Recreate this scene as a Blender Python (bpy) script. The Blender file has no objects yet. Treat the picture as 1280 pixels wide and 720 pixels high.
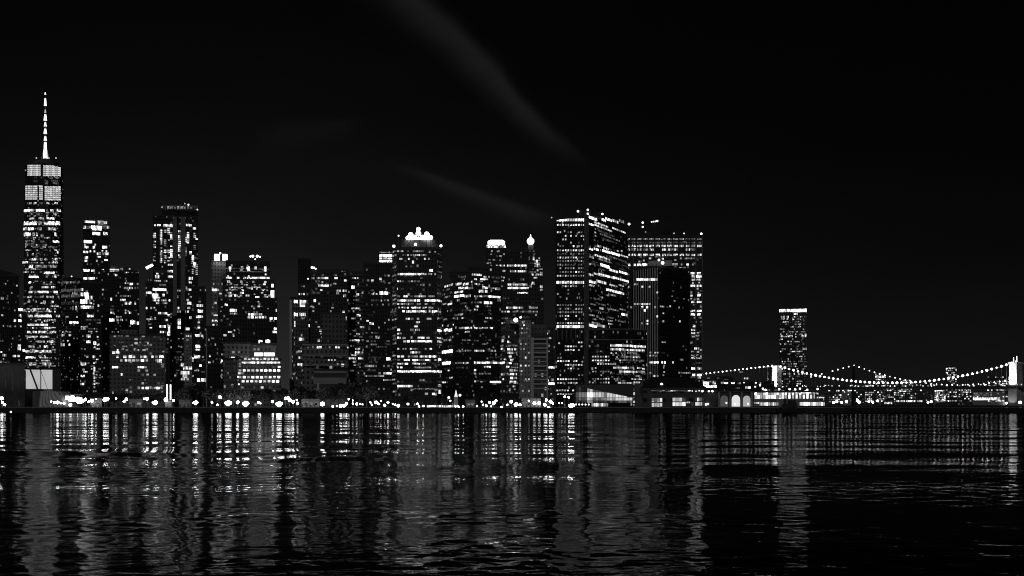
import bpy, bmesh, math, random
from mathutils import Vector, Matrix
random.seed(7)
S = bpy.context.scene
COL = S.collection
F = 1493.0; CX = 640.0; HY = 505.0; CH = 5.0      # focal length in photo pixels, horizon row, camera height
GZ = 2.6                                          # height of the land above the water
EYE = Vector((0, 0, CH))

# ------------------------------------------------------------------ materials
def new_mat(name):
    m = bpy.data.materials.new(name); m.use_nodes = True
    nt = m.node_tree; nt.nodes.clear()
    out = nt.nodes.new('ShaderNodeOutputMaterial')
    return m, nt, out
def N(nt, t, **kw):
    n = nt.nodes.new(t)
    for k, v in kw.items(): setattr(n, k, v)
    return n
def math_(nt, op, a, b=None, c=None):
    n = N(nt, 'ShaderNodeMath', operation=op)
    for i, x in enumerate((a, b, c)):
        if x is None: continue
        if isinstance(x, (int, float)): n.inputs[i].default_value = x
        else: nt.links.new(x, n.inputs[i])
    return n.outputs[0]
_fac = {}
def facade(wall, glass, floor=3.9, bay=3.0, fw=.45, fh=.5, rough=.6, dim=.14):
    """masonry or metal wall with a regular grid of dark unlit glazing, laid out in metres on the wall's UVs"""
    key = (wall, glass, floor, bay, fw, fh, dim)
    if key in _fac: return _fac[key]
    m, nt, out = new_mat('facade')
    uv = N(nt, 'ShaderNodeUVMap'); sp = N(nt, 'ShaderNodeSeparateXYZ'); nt.links.new(uv.outputs[0], sp.inputs[0])
    fu = math_(nt, 'FRACT', math_(nt, 'DIVIDE', sp.outputs[0], bay)); fv = math_(nt, 'FRACT', math_(nt, 'DIVIDE', sp.outputs[1], floor))
    g = math_(nt, 'MULTIPLY', math_(nt, 'LESS_THAN', fu, fw), math_(nt, 'LESS_THAN', fv, fh))
    nz = N(nt, 'ShaderNodeTexNoise'); nz.inputs['Scale'].default_value = .09; nz.inputs['Detail'].default_value = 4
    nt.links.new(uv.outputs[0], nz.inputs['Vector'])
    w = math_(nt, 'MULTIPLY', math_(nt, 'ADD', math_(nt, 'MULTIPLY', nz.outputs[0], .9), .55), wall)
    mix = N(nt, 'ShaderNodeMix', data_type='FLOAT'); nt.links.new(g, mix.inputs[0]); nt.links.new(w, mix.inputs[2]); mix.inputs[3].default_value = glass
    b = N(nt, 'ShaderNodeBsdfPrincipled'); nt.links.new(mix.outputs[0], b.inputs['Base Color'])
    r = math_(nt, 'SUBTRACT', rough, math_(nt, 'MULTIPLY', g, rough - .25)); nt.links.new(r, b.inputs['Roughness'])
    b.inputs['Specular IOR Level'].default_value = .3
    # some rooms are dimly lit behind the glass: each glazed cell its own weak level
    bw_ = bay if bay < 50 else 2.6; fl_ = floor if floor < 50 else 3.9
    cb = N(nt, 'ShaderNodeCombineXYZ'); nt.links.new(math_(nt, 'FLOOR', math_(nt, 'DIVIDE', sp.outputs[0], bw_)), cb.inputs[0]); nt.links.new(math_(nt, 'FLOOR', math_(nt, 'DIVIDE', sp.outputs[1], fl_)), cb.inputs[1])
    oi = N(nt, 'ShaderNodeObjectInfo'); nt.links.new(math_(nt, 'MULTIPLY', oi.outputs['Random'], 97.0), cb.inputs[2])
    wn = N(nt, 'ShaderNodeTexWhiteNoise', noise_dimensions='3D'); nt.links.new(cb.outputs[0], wn.inputs['Vector'])
    cr = N(nt, 'ShaderNodeCombineXYZ'); nt.links.new(math_(nt, 'FLOOR', math_(nt, 'DIVIDE', sp.outputs[1], fl_)), cr.inputs[1]); nt.links.new(oi.outputs['Random'], cr.inputs[2])
    wf = N(nt, 'ShaderNodeTexWhiteNoise', noise_dimensions='3D'); nt.links.new(cr.outputs[0], wf.inputs['Vector'])      # whole floors differ
    fu2 = math_(nt, 'FRACT', math_(nt, 'DIVIDE', sp.outputs[0], bw_)); fv2 = math_(nt, 'FRACT', math_(nt, 'DIVIDE', sp.outputs[1], fl_))
    g2 = math_(nt, 'MULTIPLY', math_(nt, 'LESS_THAN', fu2, .6), math_(nt, 'LESS_THAN', fv2, .5))
    on = math_(nt, 'LESS_THAN', wn.outputs[0], math_(nt, 'MULTIPLY', math_(nt, 'ADD', wf.outputs[0], .35), dim))
    e = math_(nt, 'MULTIPLY', math_(nt, 'MULTIPLY', on, g2), math_(nt, 'MULTIPLY', math_(nt, 'POWER', math_(nt, 'FRACT', math_(nt, 'MULTIPLY', wn.outputs[0], 231.7)), 2.2), .34))
    b.inputs['Emission Color'].default_value = (1, 1, 1, 1); nt.links.new(e, b.inputs['Emission Strength']); m.cycles.emission_sampling = 'NONE'
    nt.links.new(b.outputs[0], out.inputs[0]); _fac[key] = m
    return m
_pl = {}
def plain(v, rough=.7, name='matte', scale=.5):
    if (v, rough) in _pl: return _pl[(v, rough)]
    m, nt, out = new_mat(name)
    tc = N(nt, 'ShaderNodeTexCoord'); nz = N(nt, 'ShaderNodeTexNoise'); nz.inputs['Scale'].default_value = scale; nz.inputs['Detail'].default_value = 5
    nt.links.new(tc.outputs['Object'], nz.inputs['Vector'])
    c = math_(nt, 'MULTIPLY', math_(nt, 'ADD', math_(nt, 'MULTIPLY', nz.outputs[0], .8), .6), v)
    b = N(nt, 'ShaderNodeBsdfPrincipled'); nt.links.new(c, b.inputs['Base Color']); b.inputs['Roughness'].default_value = rough
    b.inputs['Specular IOR Level'].default_value = .25
    nt.links.new(b.outputs[0], out.inputs[0]); _pl[(v, rough)] = m
    return m
LV = {1: .012, 2: .04, 3: .11, 4: .27, 5: .6, 6: 1.0, 7: 2.1, 8: 4.0, 9: 4.0, 10: .9, 11: .62}
_wm = {}
def lit(b, pane=1.7, vary=True):
    """lit room behind panes: every pane its own brightness, thin dark mullions between"""
    key = (b, pane, vary)
    if key in _wm: return _wm[key]
    m, nt, out = new_mat('lit_glass')
    uv = N(nt, 'ShaderNodeUVMap'); sp = N(nt, 'ShaderNodeSeparateXYZ'); nt.links.new(uv.outputs[0], sp.inputs[0])
    d = math_(nt, 'DIVIDE', sp.outputs[0], pane)
    cell = math_(nt, 'FLOOR', d); row = math_(nt, 'FLOOR', math_(nt, 'DIVIDE', sp.outputs[1], 3.4))
    cb = N(nt, 'ShaderNodeCombineXYZ'); nt.links.new(cell, cb.inputs[0]); nt.links.new(row, cb.inputs[1])
    wn = N(nt, 'ShaderNodeTexWhiteNoise', noise_dimensions='3D'); nt.links.new(cb.outputs[0], wn.inputs['Vector'])
    k = math_(nt, 'MULTIPLY', math_(nt, 'ADD', math_(nt, 'MULTIPLY', math_(nt, 'POWER', wn.outputs[0], 2.0), 1.7), .16), LV[b]) if vary and b < 10 else LV[b]
    mu = math_(nt, 'GREATER_THAN', math_(nt, 'FRACT', d), .2)
    s = math_(nt, 'MULTIPLY', mu, k)
    e = N(nt, 'ShaderNodeEmission'); nt.links.new(s, e.inputs['Strength'])
    nt.links.new(e.outputs[0], out.inputs[0]); m.cycles.emission_sampling = 'NONE'; _wm[key] = m
    return m
_gl = {}
def glow(v, sample=True):
    if (v, sample) in _gl: return _gl[(v, sample)]
    m, nt, out = new_mat('lamp_glow')
    e = N(nt, 'ShaderNodeEmission'); e.inputs['Strength'].default_value = v
    nt.links.new(e.outputs[0], out.inputs[0]); m.cycles.emission_sampling = 'FRONT' if sample else 'NONE'
    _gl[(v, sample)] = m
    return m

# ------------------------------------------------------------------ mesh helpers
class MB:
    def __init__(s): s.v = []; s.f = []; s.uv = []
    def quad(s, pts, uvs=None):
        i = len(s.v); s.v += [Vector(p) for p in pts]; s.f.append(tuple(range(i, i + len(pts))))
        s.uv.append(uvs or [(0, 0)] * len(pts))
    def prism(s, poly, z0, z1, cap=True, top=None):
        """vertical prism over a counter-clockwise (seen from above) polygon; top = polygon at z1"""
        top = top or poly; n = len(poly); u = 0
        for i in range(n):
            a, b = poly[i], poly[(i + 1) % n]; c, d = top[(i + 1) % n], top[i]
            L = math.hypot(b[0] - a[0], b[1] - a[1])
            s.quad([(a[0], a[1], z0), (b[0], b[1], z0), (c[0], c[1], z1), (d[0], d[1], z1)], [(u, z0), (u + L, z0), (u + L, z1), (u, z1)])
            u += L
        if cap:
            s.quad([(p[0], p[1], z1) for p in top], [(.9, .97)] * n); s.quad([(p[0], p[1], z0) for p in reversed(poly)], [(.9, .97)] * n)
    def box(s, c, sz, rz=0):
        cx, cy, cz = c; hx, hy, hz = sz[0] / 2, sz[1] / 2, sz[2] / 2; k, q = math.cos(rz), math.sin(rz)
        s.prism([(cx + x * k - y * q, cy + x * q + y * k) for x, y in ((-hx, -hy), (hx, -hy), (hx, hy), (-hx, hy))], cz - hz, cz + hz)
    def tube(s, p, q, r0, r1=None, n=6):
        p = Vector(p); q = Vector(q); r1 = r0 if r1 is None else r1
        a = (q - p).normalized(); e = a.orthogonal().normalized(); g = a.cross(e)
        A = [p + (e * math.cos(t) + g * math.sin(t)) * r0 for t in [2 * math.pi * i / n for i in range(n)]]
        B = [q + (e * math.cos(t) + g * math.sin(t)) * r1 for t in [2 * math.pi * i / n for i in range(n)]]
        for i in range(n):
            j = (i + 1) % n; s.quad([A[i], A[j], B[j], B[i]])
        s.quad(list(reversed(A))); s.quad(B)
    def ball(s, c, r, n=8, m=5, sz=1.0):
        c = Vector(c); P = lambda i, j: c + Vector((math.sin(math.pi * j / m) * math.cos(2 * math.pi * i / n), math.sin(math.pi * j / m) * math.sin(2 * math.pi * i / n), math.cos(math.pi * j / m) * sz)) * r
        for j in range(m):
            for i in range(n):
                q = [P(i, j), P(i, j + 1), P(i + 1, j + 1), P(i + 1, j)]
                if j == 0: q = q[:3]
                elif j == m - 1: q = [q[0], q[1], q[3]]
                s.quad(q)
    def build(s, name, mat, parent=None, org=None):
        o0 = Vector(parent.location) if parent is not None and org is None else Vector(org or (0, 0, 0))
        me = bpy.data.meshes.new(name); me.from_pydata([v - o0 for v in s.v], [], s.f)
        ul = me.uv_layers.new(name='UVMap'); k = 0
        flat = [c for f in s.uv for c in f]
        for i, c in enumerate(flat): ul.data[i].uv = c
        me.materials.append(mat)
        o = bpy.data.objects.new(name, me); COL.objects.link(o)
        if parent is not None: o.parent = parent
        elif org is not None: o.location = org
        return o
def tag(o, label=None, cat=None, group=None, kind=None):
    for k, v in (('label', label), ('category', cat), ('group', group), ('kind', kind)):
        if v: o[k] = v
    return o
def thing(name, label, cat, loc, group=None):
    o = bpy.data.objects.new(name, None); COL.objects.link(o); o.location = loc; o.empty_display_size = 1
    return tag(o, label, cat, group)
def at(px, py, d):
    return Vector(((px - CX) / F * d, d, CH + (HY - py) / F * d))
def zat(py, d): return CH + (HY - py) / F * d

# ------------------------------------------------------------------ buildings
class Face:
    def __init__(s, a, b):
        s.a = Vector((a[0], a[1], 0)); s.b = Vector((b[0], b[1], 0)); s.u = (s.b - s.a).normalized()
        s.n = Vector((s.u.y, -s.u.x, 0)); s.v = Vector((0, 0, 1)); s.L = (s.b - s.a).length
    def hit(s, px, py):
        d = Vector(((px - CX) / F, 1, (HY - py) / F)); t = (s.a - EYE).dot(s.n) / d.dot(s.n); return EYE + d * t
class Tri(Face):
    """sloping facet"""
    def __init__(s, pts):
        s.pts = pts; s.n = (pts[1] - pts[0]).cross(pts[2] - pts[0]).normalized(); s.a = pts[0]
        s.u = Vector((0, 0, 1)).cross(s.n).normalized(); s.v = s.n.cross(s.u)
        s.L = 1e9
    def inside(s, p):
        return all((s.pts[(i + 1) % len(s.pts)] - s.pts[i]).cross(p - s.pts[i]).dot(s.n) >= -1e-3 for i in range(len(s.pts)))
class Bld:
    def __init__(s, name, label, corners, top, mat, T=35, cat='building', base=GZ, group=None, roof=True, wallname='wall'):
        P = s.corn(corners); c = sum((Vector((p[0], p[1], 0)) for p in P), Vector()) / len(P)
        s.root = thing(name, label, cat, (c.x, c.y, base), group); s.base = base; s.W = []; s.tiers = []
        s.tier(corners, top, mat, T, base, roof, wallname)
    def corn(s, corners):
        out = []
        d0 = corners[0][1]
        for px, d in corners:
            if d is None:      # same range as the first corner: the face looks straight at the camera
                rng = d0 * math.hypot(1, (corners[0][0] - CX) / F); d = rng / math.hypot(1, (px - CX) / F)
            out.append(((px - CX) / F * d, d))
        return out
    def tier(s, corners, top, mat, T=35, base=None, roof=True, wallname='wall'):
        P = s.corn(corners); dn = min(p[1] for p in P); z1 = zat(top, dn); z0 = s.base if base is None else base
        if len(P) == 2:
            a, b = Vector(P[0]), Vector(P[1]); n = Vector(((b - a).y, -(b - a).x)).normalized()
            poly = [a, b, b - n * T, a - n * T]
        elif len(P) == 3:
            a, b, c = map(Vector, P); poly = [a, b, c, a + c - b]
        else: poly = [Vector(p) for p in P]
        poly = [(p[0], p[1]) for p in poly]
        m = MB(); m.prism(poly, z0, z1); m.build(wallname, mat, s.root)
        if roof:
            cx = sum(p[0] for p in poly) / len(poly); cy = sum(p[1] for p in poly) / len(poly)
            k = MB(); k.prism([(cx + (p[0] - cx) * 1.012, cy + (p[1] - cy) * 1.012) for p in poly], z1 - .9, z1 + .7); k.build('parapet', plain(.06), s.root)
        t = [Face(P[i], P[i + 1]) for i in range(len(P) - 1)]; s.tiers.append(t); s.H = z1; s.poly = poly
        return t
    def cap(s, px0, px1, y0, y1, d, depth=14, mat=None, name='penthouse'):
        P = s.corn([(px0, d), (px1, None)]); a, b = Vector(P[0]), Vector(P[1]); n = Vector(((b - a).y, -(b - a).x)).normalized(); m = MB()
        m.prism([tuple(p) for p in (a, b, b - n * depth, a - n * depth)], zat(y1, d), zat(y0, d)); return m.build(name, mat or plain(.05), s.root)
    def win(s, f, x0, x1, y, h, b):
        if isinstance(f, list):           # facets: pick the one the middle falls on
            for g in f:
                if g.inside(g.hit((x0 + x1) / 2, y)): f = g; break
            else: return
        p, q = f.hit(x0, y), f.hit(x1, y); c = (p + q) / 2; d = c.y; hh = h / F * d / 2 * .88
        if f.L < 1e8:
            ua = max(.3, min(f.L - .3, (p - f.a).dot(f.u))); ub = max(.3, min(f.L - .3, (q - f.a).dot(f.u)))
            if ub - ua < .3: return
            z = c.z; P = f.a + f.u * ua; Q = f.a + f.u * ub; P.z = Q.z = z
        else:
            ua = (p - f.a).dot(f.u); ub = (q - f.a).dot(f.u); zz = (c - f.a).dot(f.v); P = f.a + f.u * ua + f.v * zz; Q = f.a + f.u * ub + f.v * zz
        s.W.append((b, P, Q, f.v * hh, f.n, ua, (ub - ua) * hh * 2))
    def rows(s, f, txt, h=2.2, jit=0):
        for line in txt.split():
            y, r = line.split('|'); hh = h
            if '/' in y: y, hh = y.split('/'); hh = float(hh)
            y = float(y)
            for it in r.split(','):
                a, b = it.split(':'); x = a.split('-')
                if len(x) == 1: x0 = float(x[0]) - 1; x1 = x0 + 2
                else: x0, x1 = map(float, x)
                if isinstance(f, list):
                    n = max(1, round((x1 - x0) / 5))
                    for i in range(n): s.win(f, x0 + (x1 - x0) * i / n, x0 + (x1 - x0) * (i + 1) / n, y, hh, int(b))
                else: s.win(f, x0, x1, y, hh, int(b))
    def dots(s, f, y, x0, x1, step, b, p=1.0, w=None, h=2.0, skip=()):
        n = round((x1 - x0) / step); w = w or step * .55
        for i in range(n):
            if random.random() > p: continue
            x = x0 + (i + .5) * step; bb = b if isinstance(b, int) else random.choice(b)
            s.win(f, x - w / 2, x + w / 2, y, h, bb)
    def fill(s, f, x0, x1, y0, y1, dx, dy, p, b=(2, 3, 4, 5), w=None, h=None, run=.35, rowvar=.8):
        y = y0
        while y < y1:
            pr = p * (1 - rowvar + 2 * rowvar * random.random() ** 1.6); x = x0; w_ = w or dx * .7
            while x < x1 - w_ * .5:
                if random.random() < pr:
                    n = 1
                    while random.random() < run and x + n * dx < x1: n += 1
                    s.win(f, x, min(x1, x + (n - 1) * dx + w_), y + random.uniform(-.15, .15), h or dy * .5, random.choice(b)); x += n * dx
                else: x += dx
            y += dy
    def finish(s, most=95):
        s.W.sort(key=lambda w: -w[6]); rest = {}
        for i, (b, P, Q, v, n, ua, ar) in enumerate(s.W):
            o, k = n * .22, n * .18; z = P.z; L = (Q - P).length; hv = v.length
            m = MB() if i < most else rest.setdefault(b, MB())
            A, B, C, D = P - v + o, Q - v + o, Q + v + o, P + v + o; a, bb, c, d = P - v - k, Q - v - k, Q + v - k, P + v - k
            uv = [(ua, z - hv), (ua + L, z - hv), (ua + L, z + hv), (ua, z + hv)]
            if L < 2.6: uv = [(ua * 7.1 // 1.7 * 1.7 + .3 + (t[0] - ua) / L * 1.3, t[1]) for t in uv]
            m.quad([A, B, C, D], uv); m.quad([a, bb, B, A], [uv[0], uv[1], uv[1], uv[0]]); m.quad([D, C, c, d], [uv[3], uv[2], uv[2], uv[3]])
            m.quad([B, bb, c, C], [uv[1]] * 4); m.quad([a, A, D, d], [uv[0]] * 4)
            if i < most: m.build('window', lit(b), s.root)
        if rest:
            vs = MB(); mats = []; me_i = []
            for b, m in rest.items():
                off = len(vs.v); vs.v += m.v; vs.f += [tuple(j + off for j in f) for f in m.f]; vs.uv += m.uv; me_i += [len(mats)] * len(m.f); mats.append(lit(b))
            o = vs.build('windows', mats[0], s.root)
            for x in mats[1:]: o.data.materials.append(x)
            for i, p in enumerate(o.data.polygons): p.material_index = me_i[i]
            o['kind'] = 'stuff'
        return s
    def lamp(s, px, py, d, r=1.3, v=8, name='roof_light'):
        p = at(px, py, d); m = MB(); m.ball(p, r / F * d); m.build(name, glow(v, False), s.root)
        m = MB(); z = min(p.z - .5, s.H); m.tube((p.x, p.y, z - 1), p, .18); m.build('mast', plain(.05), s.root)

DARK = facade(.05, .012); BLK = facade(.03, .01, 3.8, 2.4); GREY = facade(.18, .07, 3.6, 3.2, .5, .5); STONE = facade(.26, .03, 3.8, 3.4, .42, .5)
PALE = facade(.38, .05, 3.8, 3.0, .4, .5); BAND = facade(.09, .015, 3.9, 400., 1.0, .52); RIB = facade(.6, .012, 900., 2.7, .55, 1.0, dim=.03); MID = facade(.07, .015, 3.8, 3.0)

# ================================================================== the skyline, left to right
def fin(b): b.finish(); return b
# --- tall antiprism tower with a spire
def spire_tower():
    d = 2150.; s = 48 / F * d; cy = d + s * .5; cx = (55.0 - CX) / F * cy; zt = zat(203, d); zb = zat(462, d)
    root = thing('skyscraper', 'tallest tower with tapering triangular facets, two glowing gridded bands and a lit spire', 'skyscraper', (cx, cy, GZ))
    b = Bld.__new__(Bld); b.root = root; b.W = []; b.H = zt; b.base = GZ; b.tiers = []
    th = math.radians(21.0); kc, ks = math.cos(th), math.sin(th)      # the base looks across the water at the camera
    B = [Vector((cx + s / 2 * (sx * kc - sy * ks), cy + s / 2 * (sx * ks + sy * kc), zb)) for sx, sy in ((-1, -1), (1, -1), (1, 1), (-1, 1))]
    T = [((B[i] + B[(i + 1) % 4]) / 2) for i in range(4)]; T = [Vector((cx + (t.x - cx) * .94, cy + (t.y - cy) * .94, zt)) for t in T]
    m = MB(); m.prism([(p.x, p.y) for p in B], GZ, zb); m.build('base', plain(.1), root)
    m = MB(); fac = []
    for i in range(4):
        j = (i + 1) % 4
        for pts in ((B[i], B[j], T[i]), (B[j], T[j], T[i])):
            m.quad(pts, [(p.x - cx + p.y, p.z) for p in pts]); fac.append(Tri(list(pts)))
    m.quad(T, [(.9, .97)] * 4); m.build('wall', DARK, root)
    fr = [f for f in fac if f.n.y < 0]
    R = lambda t, h=2.6: b.rows(fr, t, h)
    for k in range(6):                                     # two glowing gridded bands
        y = 207 + k * 2.35
        for x0, x1, n in ((34.2, 51, 5), (53.6, 76, 6)):
            for i in range(n): b.win(fr, x0 + (x1 - x0) * i / n + .2, x0 + (x1 - x0) * (i + 1) / n - .25, y + (.5 if x0 > 52 else 0), 2.05, 10 if i % 2 else 11)
    for k in range(7):
        y = 233 + k * 2.6
        for x0, x1, n in ((31.6, 47, 5), (48.8, 53.6, 2), (55.6, 76, 6)):
            for i in range(n): b.win(fr, x0 + (x1 - x0) * i / n + .2, x0 + (x1 - x0) * (i + 1) / n - .3, y + (x1 > 60) * .8, 2.25, random.choice((10, 11, 11)))
    R("222|42-46:2,50-54:2,60-66:3,68-74:4 226|56-60:3,64-72:3,42-47:2 229|56-60:3,66-73:3")
    R("254|34-36:4,36.5-39.5:5,42-46:6,49-53:3,58-62:5,68-72:6 263/3.2|30-38:7,39-42:5,45-56:8,58-60:4,63-67:6,71-76:7 268|46-49:4,58-61:4,67-71:5 273|37-43:5,48-55:6,58-68:7 279/5|30-46:7,48-52:5,55-75:7 286/4|29-33:6,35-42:7,47-52:5,60-70:5")
    R("293/5|30-38:7,41-43:6,45-47:6,68-71:6 295/4|51-54:5 302|66-74:7,29-30:4,33:4,40-44:3,50-54:4 306|28-30:5,32-35:5,45-47:6,56-58:6,35-58:2 310|50-54:3,66-69:3 315/4|27-33:7,71-73:6 318/3|40-42:6 324/3.4|39-46:6,50-53:5,56-58:6,65-68:5,69-72:6 328|28-35:7,66-72:6 333/4|36-41:8,44-59:4,62-71:4 341/3|55-68:7 346/2.6|36-48:7,57-60:5,68-71:6 353|36-39:7,55:5,64:5,72-75:3 359/2.6|38-41:5,52-61:6,64-69:7 365/3|36-41:6,47-61:7,67-72:7,43-46:4 371|50-54:5,58-62:5,64-67:6,72-74:5,36-39:6 377|35-38:6,45:5,54-57:5,64-67:6")
    R("388|42-46:6,58-62:6,38-40:5 395/3.2|35-41:6,43-50:7,51-64:8,70-75:6 401|43-46:5,55-60:6,67-70:5 406/2.8|34-60:7 410/3|55-60:7,62-64:5 415/3|34-38:7,41-46:7,48-58:7,62-70:6 421|33-47:6,50-60:6 427/3|61-67:7,55:6,47-52:5 433/3|55-60:7,36-43:5,50:5 439/3|32-38:7,40-65:6 445|55-57:6,48-52:4 447/3|30-42:7 455/4|34-45:6,53-58:6,60-64:5")
    b.fill(fr, 29, 74, 262, 386, 2.4, 3.9, .42, (2, 3, 3, 4, 5), h=1.9); b.fill(fr, 31, 70, 386, 458, 2.3, 3.4, .46, (3, 4, 4, 5, 6), h=1.9)
    b.finish()
    cx += 1.6 / F * cy
    z0 = zt - 1; m = MB(); m.tube((cx, cy, z0), (cx, cy, z0 + 8), s * .33, s * .33, 24); m.build('broadcast_ring', plain(.12), root)
    m = MB()
    for i in range(8):
        a = i * math.pi / 4; m.tube((cx + math.cos(a) * s * .12, cy + math.sin(a) * s * .12, z0 + 8), (cx, cy, zat(176, cy)), .35)
    m.build('stay_cable', plain(.35), root)
    zz = [zat(y, cy) for y in (199, 177, 158, 140, 128, 117)]; rr = [5.6, 3.8, 2.8, 1.9, 1.2, .6]
    m = MB()
    for i in range(5): m.tube((cx, cy, zz[i]), (cx, cy, zz[i + 1]), rr[i] * .55, rr[i + 1] * .55, 8)
    m.build('spire', plain(.4), root)
    for y0, y1, r, v in ((198, 178, 4.2, 1.6), (176, 169, 2.9, 1.2), (167, 161, 3.2, 1.6), (158, 153, 2.7, 1.2), (150.5, 143, 3.1, 1.9), (141, 137, 1.8, .5), (132, 123, 2.5, 1.7), (118, 115.6, 1.6, 1.5)):
        m = MB(); m.tube((cx, cy, zat(y0, cy)), (cx, cy, zat(y1, cy)), r, r * .55, 8); m.build('lit_mast_section', glow(v, False), root)
    for px in (45.5, 61, 70):
        p = at(px, 197.5, d); m = MB(); m.ball(p, 1.4); m.build('roof_light', glow(.6, False), root)
    return b
spire_tower()
# pale wall under the tall tower; its floodlighting is a panel that glows itself
b = Bld('building', 'low block with a plain floodlit white wall under the tallest tower', [(32, 1500), (66, None)], 461, facade(.6, .5, 60, 38.5, .04, 1, dim=0), 60)
m = MB(); f = b.tiers[0][0]
p, q = f.hit(32.6, 474), f.hit(65.5, 474)
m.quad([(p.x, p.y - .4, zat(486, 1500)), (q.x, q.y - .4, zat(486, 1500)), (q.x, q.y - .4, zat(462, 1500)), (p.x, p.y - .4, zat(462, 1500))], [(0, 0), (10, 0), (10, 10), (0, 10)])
mm, nt, out = new_mat('floodlit_glow_panel'); e = N(nt, 'ShaderNodeEmission'); tc = N(nt, 'ShaderNodeTexCoord'); nz = N(nt, 'ShaderNodeTexNoise'); nz.inputs['Scale'].default_value = .06
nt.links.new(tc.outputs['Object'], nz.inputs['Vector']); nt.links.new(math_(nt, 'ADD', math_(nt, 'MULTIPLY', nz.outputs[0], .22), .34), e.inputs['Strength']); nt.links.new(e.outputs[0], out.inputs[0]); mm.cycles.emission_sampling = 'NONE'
m.build('floodlit_glow_panel', mm, b.root); fin(b)
b = Bld('building', 'black slant roofed block cut by the photo edge beside the tallest tower', [(-12, 1500), (24, None)], 343, BLK, 50)
f = b.tiers[0][0]; m = MB(); A, C = f.hit(-12, 343), f.hit(24, 343); k = 40
m.quad([A, C, C + Vector((0, 0, .3)), A + Vector((0, 0, 9))]); m.quad([A + Vector((0, 0, 9)), C + Vector((0, 0, .3)), C + Vector((0, k, .3)), A + Vector((0, k, 9))]); m.build('sloped_roof', plain(.04), b.root)
b.rows(f, "357|20-22:5 373/3|0-5:4,8-10:3 378|8-11:3 372|1-4:3 386|10-12:2 394|1.5-4:6 408|11.5-14:4,16-20:4 415|19-21:5 426/3|0-4:3 427|16-19:3 421|16-18:3 437|11-12:3,15-18:4 440|0-3:6 444/3.4|3-8:6,16-20:7 452|0-3:5,4-12:3")
f2 = b.tier([(15, 1450), (32, None)], 384, BLK, 40)[0]
b.rows(f2, "387/4|23-28:7 388/3.6|28-34:6 394/3|23.5-27:6 401/3.4|17-20:6,23-27:7 408|19:4,26:4 420|24:3 425|23-26:3 432/3|22-26:6 436/4|22-26:7 438/3|28-31:7 445/3|16-20:6,22-25:6 450|24:4")
fin(b)
b = Bld('pier_shed', 'dark ribbed pier shed at the photo edge below the black slant roofed block', [(-20, 760), (31, 780)], 454, facade(.10, .07, 200, 4.5, .2, 1, dim=0), 80, 'shed'); fin(b)
# round banded tower
def round_tower():
    d = 1700; b = Bld('tower', 'small tower with a curved banded top right of the tallest tower', [(76, 1725), (82, 1705), (90, 1700), (98, 1708), (104, 1730)], 347, BAND, 30, 'tower')
    T = b.tiers[0]
    for y, bb in ((353, 3), (363, 3), (370, 3), (379, 2)):
        for k, f in enumerate(T):
            x0, x1 = ((76.4, 82), (82, 90), (90, 98), (98, 103.6))[k]; b.win(f, x0 + .1, x1 - .1, y, 4 if y > 360 else 3, bb if k != 1 or y != 353 else 4)
    T1 = T[1], T[2]
    b.rows(T[2], "362|92-97:4 367/3|90-94:5,94-97:4 377/3|90-92:5 385/6|91:5,95:5 396|96:6") ; b.rows(T[1], "396|82-86:4 403/3|87-90:7 415|84-89:3"); b.rows(T[2], "403/3|90-98:7")
    b.rows(T[1], "414|82:5 419/3|77-81:6,86-89:6 426|85:5 431/3|86-88:6"); b.rows(T[0], "415|78-80:5 419/3|77-81:6 426|79:4 431/4|77:5,80:5 ")
    b.lamp(89.5, 345.5, 1700, 1, 1.2); fin(b)
round_tower()
b = Bld('tower', 'slim tower with a bright white crown above its dark upper floors', [(104, 1650), (137.5, None)], 279, BLK, 45, 'tower'); f = b.tiers[0][0]
b.cap(111, 126, 274, 279, 1660, 12)
b.rows(f, "278/4.5|106-119:7,122-134:5 280/2.5|122-134:6 284/4|104-107:6,107-114:4,114-127:8,128-133:4,133.5-136.5:6 287/2|115-127:7 292/4|116-125:8,129-135:7 302/4|105-115:8 306/3|105-107:6,118-120:5 309/3.5|105-111:6,116-119:7,128-134:8 314/3|112-114:5,117-119:6,127-129:6,132-134:5 315/3|104.5-110:7 317/4|121-123:6,124-126:6,128-130:4,131-136:6 321|121-124:5,125:5 322/4|106-110:7 325|130-135:7 326/3|105-110:6,121:4 338/3.4|104-112:8,114-118:7,127-130:7 341|118:3,124:3 348/3.2|104-109:7,110-118:8 352|105:3,112:3")
b.fill(f, 105, 136, 356, 400, 3, 4, .16, (3, 4, 5)); fin(b)
b = Bld('building', 'block with a white glare of lit floors before the slim white crowned tower', [(100, 1400), (127, None)], 352, BLK, 40); f = b.tiers[0][0]
b.rows(f, "362/4|101:5,103:5 364|107-110:6 368/5|101-104:6,105-111:8 372/5|106-111:8,112-116:6 377/6|100-109:8,111-113:4 379|114:5 382/3|123:5 384/4|101-109:8,109-117:6 395/3.2|109-113:7,114-117:7 405|111-113:3 410/5|102:5,104-108:4 420/4|108-113:7 427/4|108-113:7 421|121-123:5 429/5|117-120:8 431/3|121-124:7 434|117-120:6 437/5|98:5 446/3|116-119:7,108-111:4 449|120-123:6")
b.fill(f, 101, 126, 400, 480, 3.1, 3.6, .14, (3, 4, 5)); b.rows(f, "455/4|101-108:7 462|103-106:4,96-99:3 470/3|101-106:6 480/3|95-100:6,100-105:7 476|98-101:4 460|117-119:6 463|117-119:6 467|116-118:6 472|117-119:6 476|117-119:6 480|116-119:6 484|117-119:5", 2.6); fin(b)
b = Bld('building', 'dark block with a ragged lit roofline right of the slim white crowned tower', [(127, 1500), (174, None)], 338, BLK, 45); f = b.tiers[0][0]
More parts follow.
